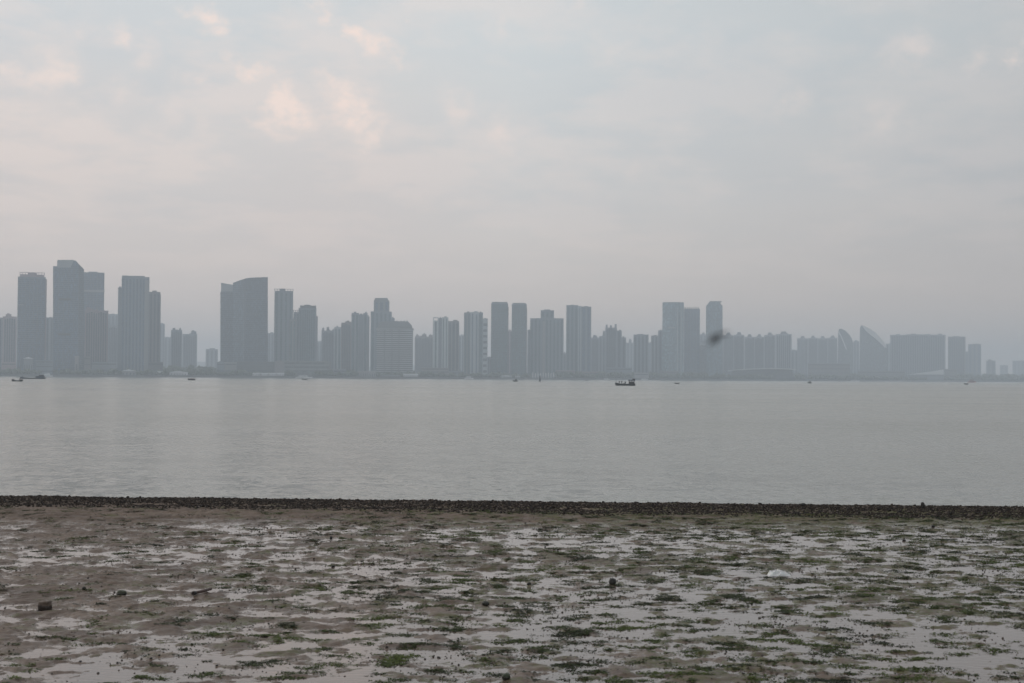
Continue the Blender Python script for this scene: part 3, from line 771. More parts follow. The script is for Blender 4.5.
# standing water on the mud
mt, nt, b = newmat('pool_water')
geo = N(nt, 'ShaderNodeNewGeometry'); P = geo.outputs['Position']
nn = noise_n(nt, P, 0.8, 4)
nt.links.new(mixc(nt, nn, (0.100, 0.074, 0.062), (0.140, 0.108, 0.092)), b.inputs['Base Color'])
b.inputs['Roughness'].default_value = 0.06; b.inputs['IOR'].default_value = 1.33
bp = N(nt, 'ShaderNodeBump'); bp.inputs['Strength'].default_value = 0.25; bp.inputs['Distance'].default_value = 0.01
nt.links.new(noise_n(nt, vmul(nt, P, (1, 1.6, 1)), 7.0, 3), bp.inputs['Height']); nt.links.new(bp.outputs[0], b.inputs['Normal'])
pw = link('tidal_pools', [(-60, -20, 0), (60, -20, 0), (60, 31.8, 0), (20, 33.6, 0), (-20, 35.4, 0), (-60, 37.0, 0)][:0] or
          [(-58, -19, 0), (58, -19, 0), (58, 31.4, 0), (-58, 37.0, 0)], [(0, 1, 2, 3)], mt)
tag(pw, kind='structure')

# sea
mt, nt, b = newmat('sea_water')
geo = N(nt, 'ShaderNodeNewGeometry'); P = geo.outputs['Position']
big = noise_n(nt, vmul(nt, P, (0.004, 0.016, 1)), 1.0, 4, 0.6)
nt.links.new(mixc(nt, big, (0.128, 0.136, 0.116), (0.158, 0.167, 0.142)), b.inputs['Base Color'])
b.inputs['IOR'].default_value = 1.33
nt.links.new(ramp_n(nt, big, [(0.35, 0.17), (0.65, 0.24)]), b.inputs['Roughness'])
# slopes of the ripples, given straight to the normal so that they stay at full strength far out
patch = noise_n(nt, vmul(nt, P, (0.010, 0.045, 1)), 1.0, 5, 0.6)      # cat's paws: bands of rougher water
amp = ramp_n(nt, patch, [(0.30, 0.62), (0.70, 1.08)])
def slope(vec, sc, det, a):
    c = noise_n(nt, vmul(nt, P, vec), sc, det, 0.55, out=1)
    n_ = N(nt, 'ShaderNodeVectorMath', operation='SUBTRACT'); nt.links.new(c, n_.inputs[0]); n_.inputs[1].default_value = (0.5, 0.5, 0.5)
    return vmul(nt, n_.outputs[0], (a, a*1.3, 0))
def vadd(a, b_):
    n_ = N(nt, 'ShaderNodeVectorMath', operation='ADD'); nt.links.new(a, n_.inputs[0]); nt.links.new(b_, n_.inputs[1]); return n_.outputs[0]
tot_ = vadd(vadd(slope((1.0, 1.5, 1), 3.4, 4, 0.56), slope((0.9, 1.0, 1), 0.7, 4, 0.26)), slope((0.6, 1.0, 1), 0.10, 3, 0.11))
sc_ = N(nt, 'ShaderNodeVectorMath', operation='SCALE'); nt.links.new(tot_, sc_.inputs[0]); nt.links.new(amp, sc_.inputs['Scale'])
up_ = N(nt, 'ShaderNodeVectorMath', operation='ADD'); nt.links.new(sc_.outputs[0], up_.inputs[0]); up_.inputs[1].default_value = (0, 0, 1)
no_ = N(nt, 'ShaderNodeVectorMath', operation='NORMALIZE'); nt.links.new(up_.outputs[0], no_.inputs[0])
nt.links.new(no_.outputs[0], b.inputs['Normal'])
SEA = -0.25
xl = land
sea = MB(); sea.add([(-7400, 45.0, SEA), (-60, 36.4, SEA), (60, 30.4+2, SEA), (7400, 40.0, SEA), (7400, 9000, SEA), (-7400, 9000, SEA)], [(0, 1, 2, 3, 4, 5)])
s_ = sea.build('sea', mt); tag(s_, kind='structure')

# ------------------------------------------------------------------ gravel bar
def scatter_stones(name, P3, size, mat, seed, flat=0.65):
    t = (1+5**0.5)/2
    iv = np.array([(-1,t,0),(1,t,0),(-1,-t,0),(1,-t,0),(0,-1,t),(0,1,t),(0,-1,-t),(0,1,-t),(t,0,-1),(t,0,1),(-t,0,-1),(-t,0,1)], float)
    iv /= np.linalg.norm(iv[0])
    fi = np.array([(0,11,5),(0,5,1),(0,1,7),(0,7,10),(0,10,11),(1,5,9),(5,11,4),(11,10,2),(10,7,6),(7,1,8),(3,9,4),(3,4,2),(3,2,6),(3,6,8),(3,8,9),(4,9,5),(2,4,11),(6,2,10),(8,6,7),(9,8,1)])
    rng = np.random.default_rng(seed); n = len(P3)
    sc = np.stack([rng.uniform(0.7, 1.3, n), rng.uniform(0.7, 1.3, n), rng.uniform(0.5, 1.0, n)*flat/0.65], -1)*size[:, None]
    v = iv[None]*sc[:, None, :]*(1+rng.normal(0, 0.13, (n, 12, 1)))
    a = rng.uniform(0, 2*math.pi, n); ca, sa = np.cos(a)[:, None], np.sin(a)[:, None]
    x = v[..., 0]*ca-v[..., 1]*sa; y = v[..., 0]*sa+v[..., 1]*ca
    v = np.stack([x, y, v[..., 2]], -1)+P3[:, None, :]
    F_ = (fi[None]+(np.arange(n)*12)[:, None, None]).reshape(-1, 3)
    tone = np.repeat(rng.uniform(0, 1, n), 12)
    return big_mesh(name, v.reshape(-1, 3), F_, mat, False, tone)
def toned(name, stops, rough):
    mt, nt, b = newmat(name)
    a = N(nt, 'ShaderNodeAttribute'); a.attribute_name = 'tone'
    nt.links.new(ramp_n(nt, a.outputs['Fac'], stops), b.inputs['Base Color']); b.inputs['Roughness'].default_value = rough
    return mt
rng = np.random.default_rng(21)
n = 95000
sx = rng.uniform(-21, 21, n); su = rng.beta(1.7, 1.5, n)*3.2-2.3
sy = crest(sx)+su+0.35*perlin(sx*0.8, sx*0+2, 4)*(su < -0.9)+0.2*perlin(sx*3.1, sx*0+5, 6)*(su < -0.9)
sz = ground_z(sx, sy); ssz = np.clip(rng.lognormal(math.log(0.013), 0.42, n), 0.007, 0.045)
gm_ = toned('dark_gravel', [(0.0, (0.009, 0.007, 0.006)), (0.6, (0.024, 0.018, 0.014)), (0.88, (0.055, 0.042, 0.033)), (1.0, (0.16, 0.135, 0.115))], 0.85)
gm_.node_tree.nodes['Principled BSDF'].inputs['Specular IOR Level'].default_value = 0.2
o = scatter_stones('gravel_bar', np.stack([sx, sy, sz+ssz*0.25], -1), ssz, gm_, 5)
tag(o, 'dark bar of loose gravel between the mudflat and the sea', 'gravel', kind='stuff')

# crumbs of shell and mud casts over the flat
n = 60000
sx = rng.uniform(-13, 13, n); sy = rng.uniform(13.5, 33.2, n)
keep = rng.uniform(0, 1, n) < np.clip(0.35+1.6*perlin(sx*0.7, sy*0.9, 55)+0.012*sx, 0.04, 1); sx, sy = sx[keep], sy[keep]
ssz = np.clip(rng.lognormal(math.log(0.0052), 0.5, len(sx)), 0.003, 0.018)
sz = np.maximum(ground_z(sx, sy), 0)
o = scatter_stones('shell_crumbs', np.stack([sx, sy, sz+ssz*0.2], -1), ssz, toned('crumbs', [(0, (0.012, 0.011, 0.010)), (0.8, (0.035, 0.030, 0.025)), (0.97, (0.08, 0.07, 0.06)), (1, (0.3, 0.28, 0.26))], 0.7), 6)
tag(o, 'small dark crumbs and bits of shell scattered over the mudflat', 'debris', kind='stuff')

# ------------------------------------------------------------------ seaweed
def weed_density(x, y):
    d = 0.28*perlin(x*0.45, y*0.5, 201)+0.95*fbm(x*2.1, y*3.3, 203, 3, 0.6)
    d = d-0.5*np.exp(-((x+4.4)**2+(y-20.6)**2)/0.35)          # bare mud round the broken pipe
    d = d+0.13*np.exp(-((x-0.6)/2.6)**2-((y-18.6)/2.8)**2)
    return d+0.10*np.clip(x, -7, 7)/7-0.12*(x < -3)-0.03
nC = 110000
cx = rng.uniform(-12.5, 12.5, nC); cy = rng.uniform(13.4, 33.4, nC)
dn = weed_density(cx, cy); hz = ground_z(cx, cy)
k = (dn > 0.20) & (hz > -0.016); cx, cy, dn = cx[k], cy[k], dn[k]
pick = rng.uniform(0, 1, len(cx)) < np.clip((dn-0.17)*2.4, 0.08, 0.95); cx, cy, dn = cx[pick], cy[pick], dn[pick]
per = rng.integers(8, 26, len(cx)); rad = rng.uniform(0.015, 0.06, len(cx))
bx_ = np.repeat(cx, per)+rng.normal(0, 1, per.sum())*np.repeat(rad, per)*1.25
by_ = np.repeat(cy, per)+rng.normal(0, 1, per.sum())*np.repeat(rad, per)*0.9
m_ = len(bx_); bz = np.maximum(ground_z(bx_, by_), 0.0)
L = rng.uniform(0.02, 0.07, m_); Wd = rng.uniform(0.0025, 0.008, m_); A = rng.uniform(0, 2*math.pi, m_); Hh = rng.uniform(0.001, 0.009, m_)
dx, dyv = np.cos(A), np.sin(A); px_, py_ = -dyv, dx
p0 = np.stack([bx_, by_, bz+0.002], -1); p1 = p0+np.stack([dx*L*0.5, dyv*L*0.5, Hh], -1); p2 = p0+np.stack([dx*L, dyv*L, Hh*0.3], -1)
wv = np.stack([px_, py_, np.zeros(m_)], -1)*Wd[:, None]
V = np.stack([p0-wv, p0+wv, p1+wv*1.3, p1-wv*1.3, p2+wv*0.3, p2-wv*0.3], 1).reshape(-1, 3)
base = (np.arange(m_)*6)[:, None]
Fq = np.concatenate([base+np.array([[0, 1, 2, 3]]), base+np.array([[3, 2, 4, 5]])], 0)
hue = np.repeat(perlin(cx*0.9, cy*0.9, 222)*0.5+0.5, per)
tone = np.repeat(np.clip(hue*0.75+rng.uniform(-0.2, 0.25, m_), 0, 1), 6)
wm = toned('seaweed', [(0.0, (0.010, 0.013, 0.007)), (0.3, (0.022, 0.031, 0.010)), (0.6, (0.052, 0.072, 0.014)), (1.0, (0.095, 0.120, 0.022))], 0.8)
wm.node_tree.nodes['Principled BSDF'].inputs['Specular IOR Level'].default_value = 0.15
o = big_mesh('seaweed', V, Fq, wm, False, tone); tag(o, 'patches of short green and blackish seaweed lying on the mudflat', 'seaweed', kind='stuff')
print('weed blades', m_)

# ------------------------------------------------------------------ single stones, pipe, bag, stump
def gz(x, y): return float(np.maximum(ground_z(np.array([x]), np.array([y])), 0)[0])
def stone(px, py, w, h, label, col, boxy=0.0, d=None, name='stone', z0=0.0, top=None, seed=1, sink=0.12, lean=0.0):
    p = on_level(px, py, z0); s = p.y/F_PX
    W = w*s; H = h*s; Dp = d or W*0.85
    bmx = bmesh.new(); bmesh.ops.create_icosphere(bmx, subdivisions=4, radius=1)
    rg = random.Random(seed); ox = rg.uniform(0, 50)
    from mathutils import noise as mn
    for v in bmx.verts:
        c = v.co.copy()
        if boxy:
            mx = max(abs(c.x), abs(c.y), abs(c.z)); c = c.lerp(c/mx*0.86, boxy)
        k_ = 1+0.14*mn.noise(c*1.6+Vector((ox, 0, 0)))+0.05*mn.noise(c*5+Vector((0, ox, 0)))
        c *= k_
        v.co = Vector((c.x*W/2+lean*c.z*W/2, c.y*Dp/2, c.z*H*0.5*(1+sink)))
    me = bpy.data.meshes.new(name); bmx.to_mesh(me); bmx.free()
    me.polygons.foreach_set('use_smooth', [True]*len(me.polygons))
    mt, nt, b = newmat('stone_surface')
    tc = N(nt, 'ShaderNodeTexCoord'); nn = noise_n(nt, tc.outputs['Object'], 18/max(W, 0.05)*0.15, 5, 0.65)
    sp = N(nt, 'ShaderNodeSeparateXYZ'); nt.links.new(tc.outputs['Object'], sp.inputs[0])
    cc = mixc(nt, nn, tuple(x*0.6 for x in col), tuple(x*1.4 for x in col))
    if top: # weed or dry crust on the crown of the stone, an uneven edge
        zz = math_n(nt, 'ADD', math_n(nt, 'DIVIDE', sp.outputs[2], H*0.5), math_n(nt, 'MULTIPLY_ADD', nn, 1.0, -0.5))
        cc = mixc(nt, ramp_n(nt, zz, [(0.05, 0.0), (0.3, 1.0)]), cc, top)
    nt.links.new(cc, b.inputs['Base Color']); b.inputs['Roughness'].default_value = 0.6
    bp = N(nt, 'ShaderNodeBump'); bp.inputs['Strength'].default_value = 0.5; bp.inputs['Distance'].default_value = 0.006
    nt.links.new(nn, bp.inputs['Height']); nt.links.new(bp.outputs[0], b.inputs['Normal'])
    me.materials.append(mt)
    o = bpy.data.objects.new(name, me); COL.objects.link(o)
    zb = max(z0, gz(p.x, p.y)) if z0 == 0.0 else z0
    o.location = (p.x, p.y, zb+H*0.5*(1-sink)); o.rotation_euler = (0, 0, rg.uniform(-0.3, 0.3))
    tag(o, label, 'stone'); return o
stone(45, 611, 13.5, 11, 'squarish brown stone with a wet black base, lone at far left', (0.026, 0.018, 0.013), 0.55, top=(0.085, 0.060, 0.042), seed=4, sink=0.1)
stone(121.5, 595.5, 10.5, 5.5, 'flat blackish stone with green weed on it, left of the broken pipe', (0.022, 0.022, 0.016), 0.3, top=(0.032, 0.038, 0.018), seed=6)
stone(612.5, 584.5, 7.5, 6.4, 'chunky dark upright stone standing in a channel near the middle of the mud', (0.020, 0.020, 0.017), 0.35, seed=9)
stone(529, 586.0, 4.2, 2.8, 'small black stone in a pool left of the chunky upright stone', (0.015, 0.014, 0.013), 0.2, seed=11)
stone(331, 539.5, 3, 3.4, 'thin black upright stone on the far mud, left of centre', (0.015, 0.014, 0.013), 0.2, seed=12)
stone(506, 681, 9, 6, 'dark weedy lump touching the bottom edge of the photo', (0.022, 0.022, 0.014), 0.1, top=(0.022, 0.034, 0.012), seed=14)
stone(485.5, 606, 8, 4.5, 'low dark lump on a weedy patch, below and left of the small black stone', (0.02, 0.022, 0.015), 0.1, seed=15)
stone(933, 527.0, 3.2, 1.9, 'small black stone just below the gravel bar at right', (0.015, 0.014, 0.013), 0.1, seed=16)
stone(904, 541.0, 4, 1.8, 'flat black stone in pale water at right, below the gravel bar', (0.015, 0.014, 0.013), 0.1, seed=17)
stone(333, 567, 4, 2.0, 'round black pebble in a pale pool, below the thin upright stone', (0.015, 0.014, 0.013), 0.1, seed=18)
stone(84, 592, 4, 3.5, 'tiny dark stone at the edge of a weed patch, left of the flat weedy stone', (0.018, 0.018, 0.013), 0.1, seed=20)

# broken pipe
p = on_level(193.5, 595.5, 0.02); s = p.y/F_PX
a = Vector((0, 0, 0.03)); b_ = Vector((11.5*s, 0.40, 0.035))
r = empty('broken_pipe', (p.x, p.y, max(gz(p.x+t_*0.17, p.y+t_*0.4) for t_ in (0, 0.25, 0.5, 0.75, 1))-0.004)); tag(r, 'short reddish brown broken pipe lying slantwise in a pool', 'pipe')
def hollow(A, B, ro, ri, n=20):
    A, B = Vector(A), Vector(B); d = (B-A).normalized(); u = d.orthogonal().normalized(); w = d.cross(u); V = []
    for P_, rr_ in ((A, ro), (B, ro), (B, ri), (A, ri)):
        for i in range(n):
            t = 2*math.pi*i/n; V.append(P_+u*(rr_*math.cos(t))+w*(rr_*math.sin(t)))
    Fc = []
    for k_ in range(4):
        for i in range(n):
            j = (i+1) % n; k2 = (k_+1) % 4; Fc.append((k_*n+i, k_*n+j, k2*n+j, k2*n+i))
    return MB().add(V, Fc)
hollow(a, b_, 0.020, 0.015).build('pipe_shaft', plain('rusty_pipe', (0.075, 0.045, 0.038), 0.6, 0.3, 30), r, True)
hollow(a-(b_-a).normalized()*0.012, a+(b_-a).normalized()*0.04, 0.028, 0.016).build('collar', plain('black_collar', (0.018, 0.015, 0.014), 0.6, 0.3, 30), r, True)

# plastic bag: crumpled film, closed, puffed
p = on_level(778.5, 575, 0.0); s = p.y/F_PX
gu, gv = 64, 36; V = []; Fc = []
from mathutils import noise as mn
for j in range(gv+1):
    for i in range(gu+1):
        u = i/gu*2-1; v_ = j/gv*2-1
        prof = max(0.0, 1-abs(u)**2.2)**0.6*max(0.0, 1-abs(v_)**2.4)**0.6
        ridge = 1-abs(mn.noise(Vector((u*2.1+3, v_*2.0, 1.3))))*1.7
        ridge2 = abs(mn.noise(Vector((u*6.0, v_*5.0+8, 4.1))))
        hz_ = prof*(0.095*max(0.3, ridge)*(1.25-0.6*(u+1)/2)+0.03*ridge2)+0.004
        xx = u*11.0*s*(1-0.18*v_+0.12*mn.noise(Vector((u*1.5, v_*2.5, 31))))+0.02*mn.noise(Vector((u*3, v_*3, 9)))
        yy = v_*0.15*(1-0.25*u)+0.02*mn.noise(Vector((u*3, v_*3, 19)))
        V.append((xx, yy, hz_))
for j in range(gv):
    for i in range(gu):
        q0 = j*(gu+1)+i; Fc.append((q0, q0+1, q0+gu+2, q0+gu+1))
mt, nt, b = newmat('white_plastic'); b.inputs['Base Color'].default_value = (0.66, 0.65, 0.64, 1); b.inputs['Roughness'].default_value = 0.35
b.inputs['Subsurface Weight'].default_value = 0.1
tc = N(nt, 'ShaderNodeTexCoord'); bp = N(nt, 'ShaderNodeBump'); bp.inputs['Strength'].default_value = 0.8; bp.inputs['Distance'].default_value = 0.01
nt.links.new(noise_n(nt, tc.outputs['Object'], 22, 5, 0.7), bp.inputs['Height']); nt.links.new(bp.outputs[0], b.inputs['Normal'])
bag = link('plastic_bag', V, Fc, mt, None, True); bag.location = (p.x, p.y, gz(p.x, p.y)-0.012)
sm = bag.modifiers.new('thickness', 'SOLIDIFY'); sm.thickness = 0.003
tag(bag, 'crumpled white plastic bag lying on the wet mud', 'plastic bag')

# stump on the bar
p = on_level(923, 508.2, 0.10)
o = stone(923, 508.2, 4.2, 6.2, 'dark knobbly stump sticking up from the gravel bar at right', (0.016, 0.014, 0.013), 0.3, name='stump', z0=0.10, seed=31, sink=0.2, lean=-0.25)
o['category'] = 'stump'
o = stone(803, 505.5, 5, 2.5, 'low dark rock on the crest of the gravel bar, left of the stump', (0.016, 0.014, 0.013), 0.3, z0=0.11, seed=33, sink=0.2)

# ================================================================== BOATS
DK = plain('dark_hull_paint', (0.022, 0.026, 0.030), 0.5, 0.3, 2); DB = plain('blue_hull_paint', (0.03, 0.045, 0.07), 0.5, 0.3, 2)
BR = plain('brown_canopy', (0.07, 0.035, 0.028), 0.7, 0.3, 2); WP = plain('white_boat_paint', (0.84, 0.85, 0.86), 0.4, 0.1, 2)
WD = plain('weathered_wood', (0.06, 0.05, 0.04), 0.7, 0.3, 4); RD = plain('dull_red_paint', (0.30, 0.06, 0.05), 0.5, 0.2, 2)
def hull(L, B, H, bow=0.5, stern=0.25, n=18):
    V = []; Fc = []
    for i in range(n+1):
        t = i/n; x = (t-0.5)*L
        w = B/2*(max(0.0, math.sin(math.pi*min(1, (t*0.86+0.14))))**0.6 if t > 0.4 else min(1.0, 0.62+t))
        w = max(w, 0.03*B)
        sh = H+bow*H*max(0, (t-0.6)/0.4)**2+stern*H*max(0, (0.25-t)/0.25)**2
        kx = x-(0.06*L*max(0, (t-0.75)/0.25))
        V += [(x, -w, sh), (kx, -w*0.62, -0.12), (kx, w*0.62, -0.12), (x, w, sh), (x, w*0.86, sh), (x, w*0.8, H*0.45), (x, -w*0.8, H*0.45), (x, -w*0.86, sh)]
    for i in range(n):
        for k_ in range(8):
            a_ = i*8+k_; b2 = i*8+(k_+1) % 8; Fc.append((a_, b2, b2+8, a_+8))
    Fc += [tuple(range(7, -1, -1)), tuple(n*8+k_ for k_ in range(8))]
    return MB().add(V, Fc)
def person(loc, h, label, dark=(0.03, 0.03, 0.035), sit=False, face=0.0):
    me = bpy.data.meshes.new('person')
    if sit:
        J = [(0,0,0.22),(0,0.02,0.45),(0,0.04,0.68),(0,0.03,0.78),(0,0.02,0.90),(0.2,0.02,0.66),(0.25,-0.12,0.45),(0.16,-0.3,0.36),(-0.2,0.02,0.66),(-0.25,-0.12,0.45),(-0.16,-0.3,0.36),
             (0.11,-0.3,0.26),(0.12,-0.36,0.02),(-0.11,-0.3,0.26),(-0.12,-0.36,0.02)]
        k_ = h/1.0
    else:
        J = [(0,0,0.95),(0,0,1.2),(0,0,1.42),(0,0,1.52),(0,0,1.66),(0.2,0,1.40),(0.27,-0.04,1.12),(0.26,-0.14,0.9),(-0.2,0,1.40),(-0.27,-0.04,1.12),(-0.26,-0.14,0.9),
             (0.1,-0.02,0.5),(0.11,0,0.04),(-0.1,-0.02,0.5),(-0.11,0,0.04)]
        k_ = h/1.76
    E = [(0,1),(1,2),(2,3),(3,4),(2,5),(5,6),(6,7),(2,8),(8,9),(9,10),(0,11),(11,12),(0,13),(13,14)]
    Rr = [0.15,0.15,0.15,0.06,0.11,0.07,0.05,0.04,0.07,0.05,0.04,0.09,0.05,0.09,0.05]
    me.from_pydata([(x*k_, y*k_, z*k_) for x, y, z in J], E, []); me.materials.append(plain('dark_clothes', dark, 0.8))
    o = bpy.data.objects.new('person', me); COL.objects.link(o)
    sk = o.modifiers.new('skin', 'SKIN'); ly = me.skin_vertices[0] if me.skin_vertices else None
    if ly is None:
        bmx = bmesh.new(); bmx.from_mesh(me); bmx.verts.layers.skin.verify(); bmx.to_mesh(me); bmx.free(); ly = me.skin_vertices[0]
    for i, rr_ in enumerate(Rr): ly.data[i].radius = (rr_*k_*1.3, rr_*k_*1.1)      # bulky waterproofs
    ly.data[0].use_root = True
    ss = o.modifiers.new('subd', 'SUBSURF'); ss.levels = 1; ss.render_levels = 1
    o.location = loc; o.rotation_euler = (0, 0, face)
    tag(o, label, 'person'); return o
def boat_at(px, py, name, label, rz=0.0, cat='boat', group='small boats out on the water'):
    p = on_level(px, py, SEA); r = empty(name, (p.x, p.y, SEA), rz); tag(r, label, cat, group)
    return r, p.y/F_PX, p
# main fishing boat
r, s, p = boat_at(625.2, 385.6, 'fishing_boat', 'largest dark fishing boat with stern canopy and crew, right of centre', math.pi)
L = 20*s; hull(L, 2.4, 0.85, 0.7, 0.2).build('hull', DK, r)
hs = MB().box(-L*0.43, -L*0.20, -0.85, 0.85, 0.6, 1.9).build('engine_house', DK, r)
MB().box(-L*0.49, -L*0.15, -1.1, 1.1, 2.2, 2.65).build('canopy', DB, r)
for sx_ in (-0.45, -0.33, -0.19):
    for sy_ in (-0.9, 0.9): MB().tube((L*sx_, sy_, 0.6), (L*sx_, sy_, 2.26), 0.07).build('canopy_post', WD, r)
MB().box(-L*0.49, -L*0.36, -0.7, 0.7, 2.67, 3.1).build('net_bundle', WD, r)
MB().tube((L*0.44, 0, 0.7), (L*0.455, 0, 3.0), 0.07, 0.04).build('bow_pole', WD, r)
MB().tube((-L*0.2, 0, 0.7), (-L*0.2, 0, 2.9), 0.06).build('mast', WD, r)
MB().box(-L*0.02, L*0.1, -0.6, 0.6, 0.5, 1.05).build('crate', WD, r)
for dx_, lab, sit in ((0.30, 'dark-clothed person standing nearest the bow of the largest fishing boat', False), (0.17, 'dark-clothed person standing second from the bow of the largest fishing boat', False), (0.0, 'crouched person sitting amidships on the largest fishing boat', True)):
    person((p.x-L*dx_, p.y-0.1, SEA+(0.6 if not sit else 1.0)), 1.72 if not sit else 1.1, lab, sit=sit, face=0.3)
# sampan left
r, s, p = boat_at(17.2, 381.4, 'sampan', 'small dark sampan at far left, low in the middle with raised ends', math.pi)
L = 11*s; hull(L, 1.6, 0.5, 1.3, 1.0).build('hull', DK, r)
MB().box(-L*0.42, -L*0.22, -0.5, 0.5, 0.25, 0.95).build('engine_box', WD, r)
person((p.x-L*0.32, p.y, SEA+0.35), 1.1, 'hunched person in the bow of the small sampan', sit=True, face=1.5)
person((p.x+L*0.28, p.y, SEA+0.9), 1.1, 'hunched person on the engine box of the small sampan', sit=True, face=-1.5)
# barge
r, s, p = boat_at(32.7, 378.9, 'barge', 'long low dark barge with its deckhouse at the right end, at far left', math.pi)
L = 25*s; hull(L, 4.0, 0.75, 1.2, 0.3).build('hull', DB, r)
h1 = MB().box(-L*0.46, -L*0.14, -1.5, 1.5, 0.6, 2.1).build('deckhouse', DB, r)
MB().box(-L*0.44, -L*0.26, -1.2, 1.2, 2.12, 3.0).build('wheelhouse', DK, h1)
MB().box(-L*0.48, -L*0.12, -1.7, 1.7, 2.1, 2.2).build('roof', DK, h1)
MB().tube((L*0.40, 0, 0.8), (L*0.40, 0, 2.2), 0.2).build('bow_winch', DK, r)
# others
def small_boat(px, py, wpx, label, canopy=None, hm=DK, rz=math.pi, cabin=False, Hh=0.45):
    r, s, p = boat_at(px, py, 'small_boat', label, rz)
    L = wpx*s; B = min(2.0, L*0.3); hull(L, B, Hh*2.0, 0.8, 0.5).build('hull', hm, r)
    if canopy:
        n = 10; pr = [(math.cos(math.pi*i/n)*B*0.42, 0.5+0.85*math.sin(math.pi*i/n)) for i in range(n+1)]
        V = [(-L*0.3, y, z) for y, z in pr]+[(L*0.22, y, z) for y, z in pr]+[(-L*0.3, y*0.9, z-0.06) for y, z in pr]+[(L*0.22, y*0.9, z-0.06) for y, z in pr]
        m1 = n+1; Fc = [(i, i+1, m1+i+1, m1+i) for i in range(n)]+[(2*m1+i+1, 2*m1+i, 3*m1+i, 3*m1+i+1) for i in range(n)]+[(i, 2*m1+i, 2*m1+i+1, i+1) for i in range(n)]+[(m1+i, m1+i+1, 3*m1+i+1, 3*m1+i) for i in range(n)]
        MB().add(V, Fc).build('canopy', canopy, r)
    if cabin: MB().box(-L*0.3, L*0.05, -B*0.3, B*0.3, Hh*0.6, Hh+1.7).build('cabin', hm, r)
    MB().box(L*0.12, L*0.2, -B*0.35, B*0.35, Hh*0.5, Hh*0.62).build('thwart', WD, r)
    return r
small_boat(191.5, 380.3, 7.5, 'small boat with a rounded reddish brown canopy, left of the broad curved tower', BR)
small_boat(304.6, 379.8, 5.5, 'tiny black boat just off the white ferry', None, Hh=0.4)
small_boat(515.3, 381.6, 4.8, 'tiny dark boat with a small cabin, left of the channel marker', None, cabin=True)
small_boat(586.5, 380.9, 2.2, 'barely visible boat between the channel marker and the largest fishing boat', None)
small_boat(677, 383.9, 4.6, 'tiny empty dinghy right of the largest fishing boat', None, Hh=0.3)
small_boat(809.5, 383.4, 3.6, 'tiny dark boat below the layered hall on the right', None, cabin=True)
small_boat(966.2, 384.6, 4.0, 'tiny dark boat close below the red and white workboat', None)
# channel marker
r, s, p = boat_at(540, 381.6, 'channel_marker', 'upright dark channel marker buoy right of the matching glass towers', cat='buoy', group=None)
MB().tube((0, 0, -0.3), (0, 0, 0.9), 1.1, 1.0, 16).build('float', DK, r); MB().tube((0, 0, 0.9), (0, 0, 4.4), 0.75, 0.35, 8).build('cage', DB, r)
MB().tube((0, 0, 4.4), (0, 0, 5.3), 0.45, 0.3, 8).build('top_mark', DK, r)
# white craft moored along the shore
def white_boat(px, wpx, back, label, decks=2, hullm=WP, supm=WP):
    D = shore(px)-back; c = at(px, 377, D)
    r = empty('moored_boat', (c.x, D, SEA)); tag(r, label, 'boat', 'pale boats moored along the far shore'); s = D/F_PX; L = wpx*s
    B = min(5.0, L*0.28); hull(L, B, 1.6, 0.5, 0.1).build('hull', hullm, r)
    for k_ in range(decks):
        z = 1.3+k_*2.1; e = 0.36-0.07*k_
        dk = MB().box(-L*e, L*(e-0.1), -B*0.36, B*0.36, z, z+1.9).build('deckhouse', supm, r)
        MB().box(-L*e+0.5, L*(e-0.1)-0.5, -B*0.36-0.06, -B*0.36+0.1, z+0.7, z+1.4).build('window_band', glass_mat(DARKG), dk)
    MB().tube((0, 0, 1.3+decks*2.1), (0, 0, 4.5+decks*2.1), 0.15, 0.08).build('mast', supm, r)
    return r
white_boat(47.5, 10, 25, 'pale boat moored below the tallest tower')
white_boat(304, 17, 30, 'white two-deck ferry moored below the terraced podium')
white_boat(469, 9, 25, 'white boat with a mast below the dark and light striped tower')
white_boat(606, 7.5, 25, 'white boat moored left above the largest fishing boat', 1)
white_boat(644.5, 7, 25, 'white boat moored right above the largest fishing boat', 1)
white_boat(972, 8, shore(972)-2600, 'dull red and white workboat on the hazy right', 2, RD, plain('greyish_cabin', (0.3, 0.2, 0.2), 0.5))
white_boat(855, 9, 60, 'pale boat moored below the gap between the sail-shaped buildings', 1)

# ================================================================== INSECT close to the lens of the scene
p = at(715.2, 338.2, 1.25)
r = empty('flying_insect', p); tag(r, 'blurred dark flying insect hovering in front of the chamfered tower', 'insect')
u = 1.25/F_PX
def spindle(a, b_, r0_, r1_, n=10, rings=8):
    a, b_ = Vector(a), Vector(b_); d = (b_-a); dn_ = d.normalized(); u_ = dn_.orthogonal().normalized(); w = dn_.cross(u_); V = []; Fc = []
    for j in range(rings+1):
        t = j/rings; rr_ = (r0_*(1-t)+r1_*t)*max(0.08, math.sin(math.pi*(t*0.94+0.03)))**0.5
        for i in range(n):
            g_ = 2*math.pi*i/n; V.append(a+d*t+u_*rr_*math.cos(g_)+w*rr_*math.sin(g_))
    for j in range(rings):
        for i in range(n): Fc.append((j*n+i, j*n+(i+1) % n, (j+1)*n+(i+1) % n, (j+1)*n+i))
    Fc += [tuple(range(n-1, -1, -1)), tuple(rings*n+i for i in range(n))]
    return MB().add(V, Fc)
bk = plain('black_chitin', (0.012, 0.012, 0.014), 0.4, 0.2, 200)
spindle((-4.5*u, 0, -4*u), (3.5*u, 0, 3*u), 3.4*u, 4.3*u).build('body', bk, r, True)
spindle((3*u, 0, 2.6*u), (6*u, 0, 4.6*u), 2.2*u, 2.0*u).build('head', bk, r, True)
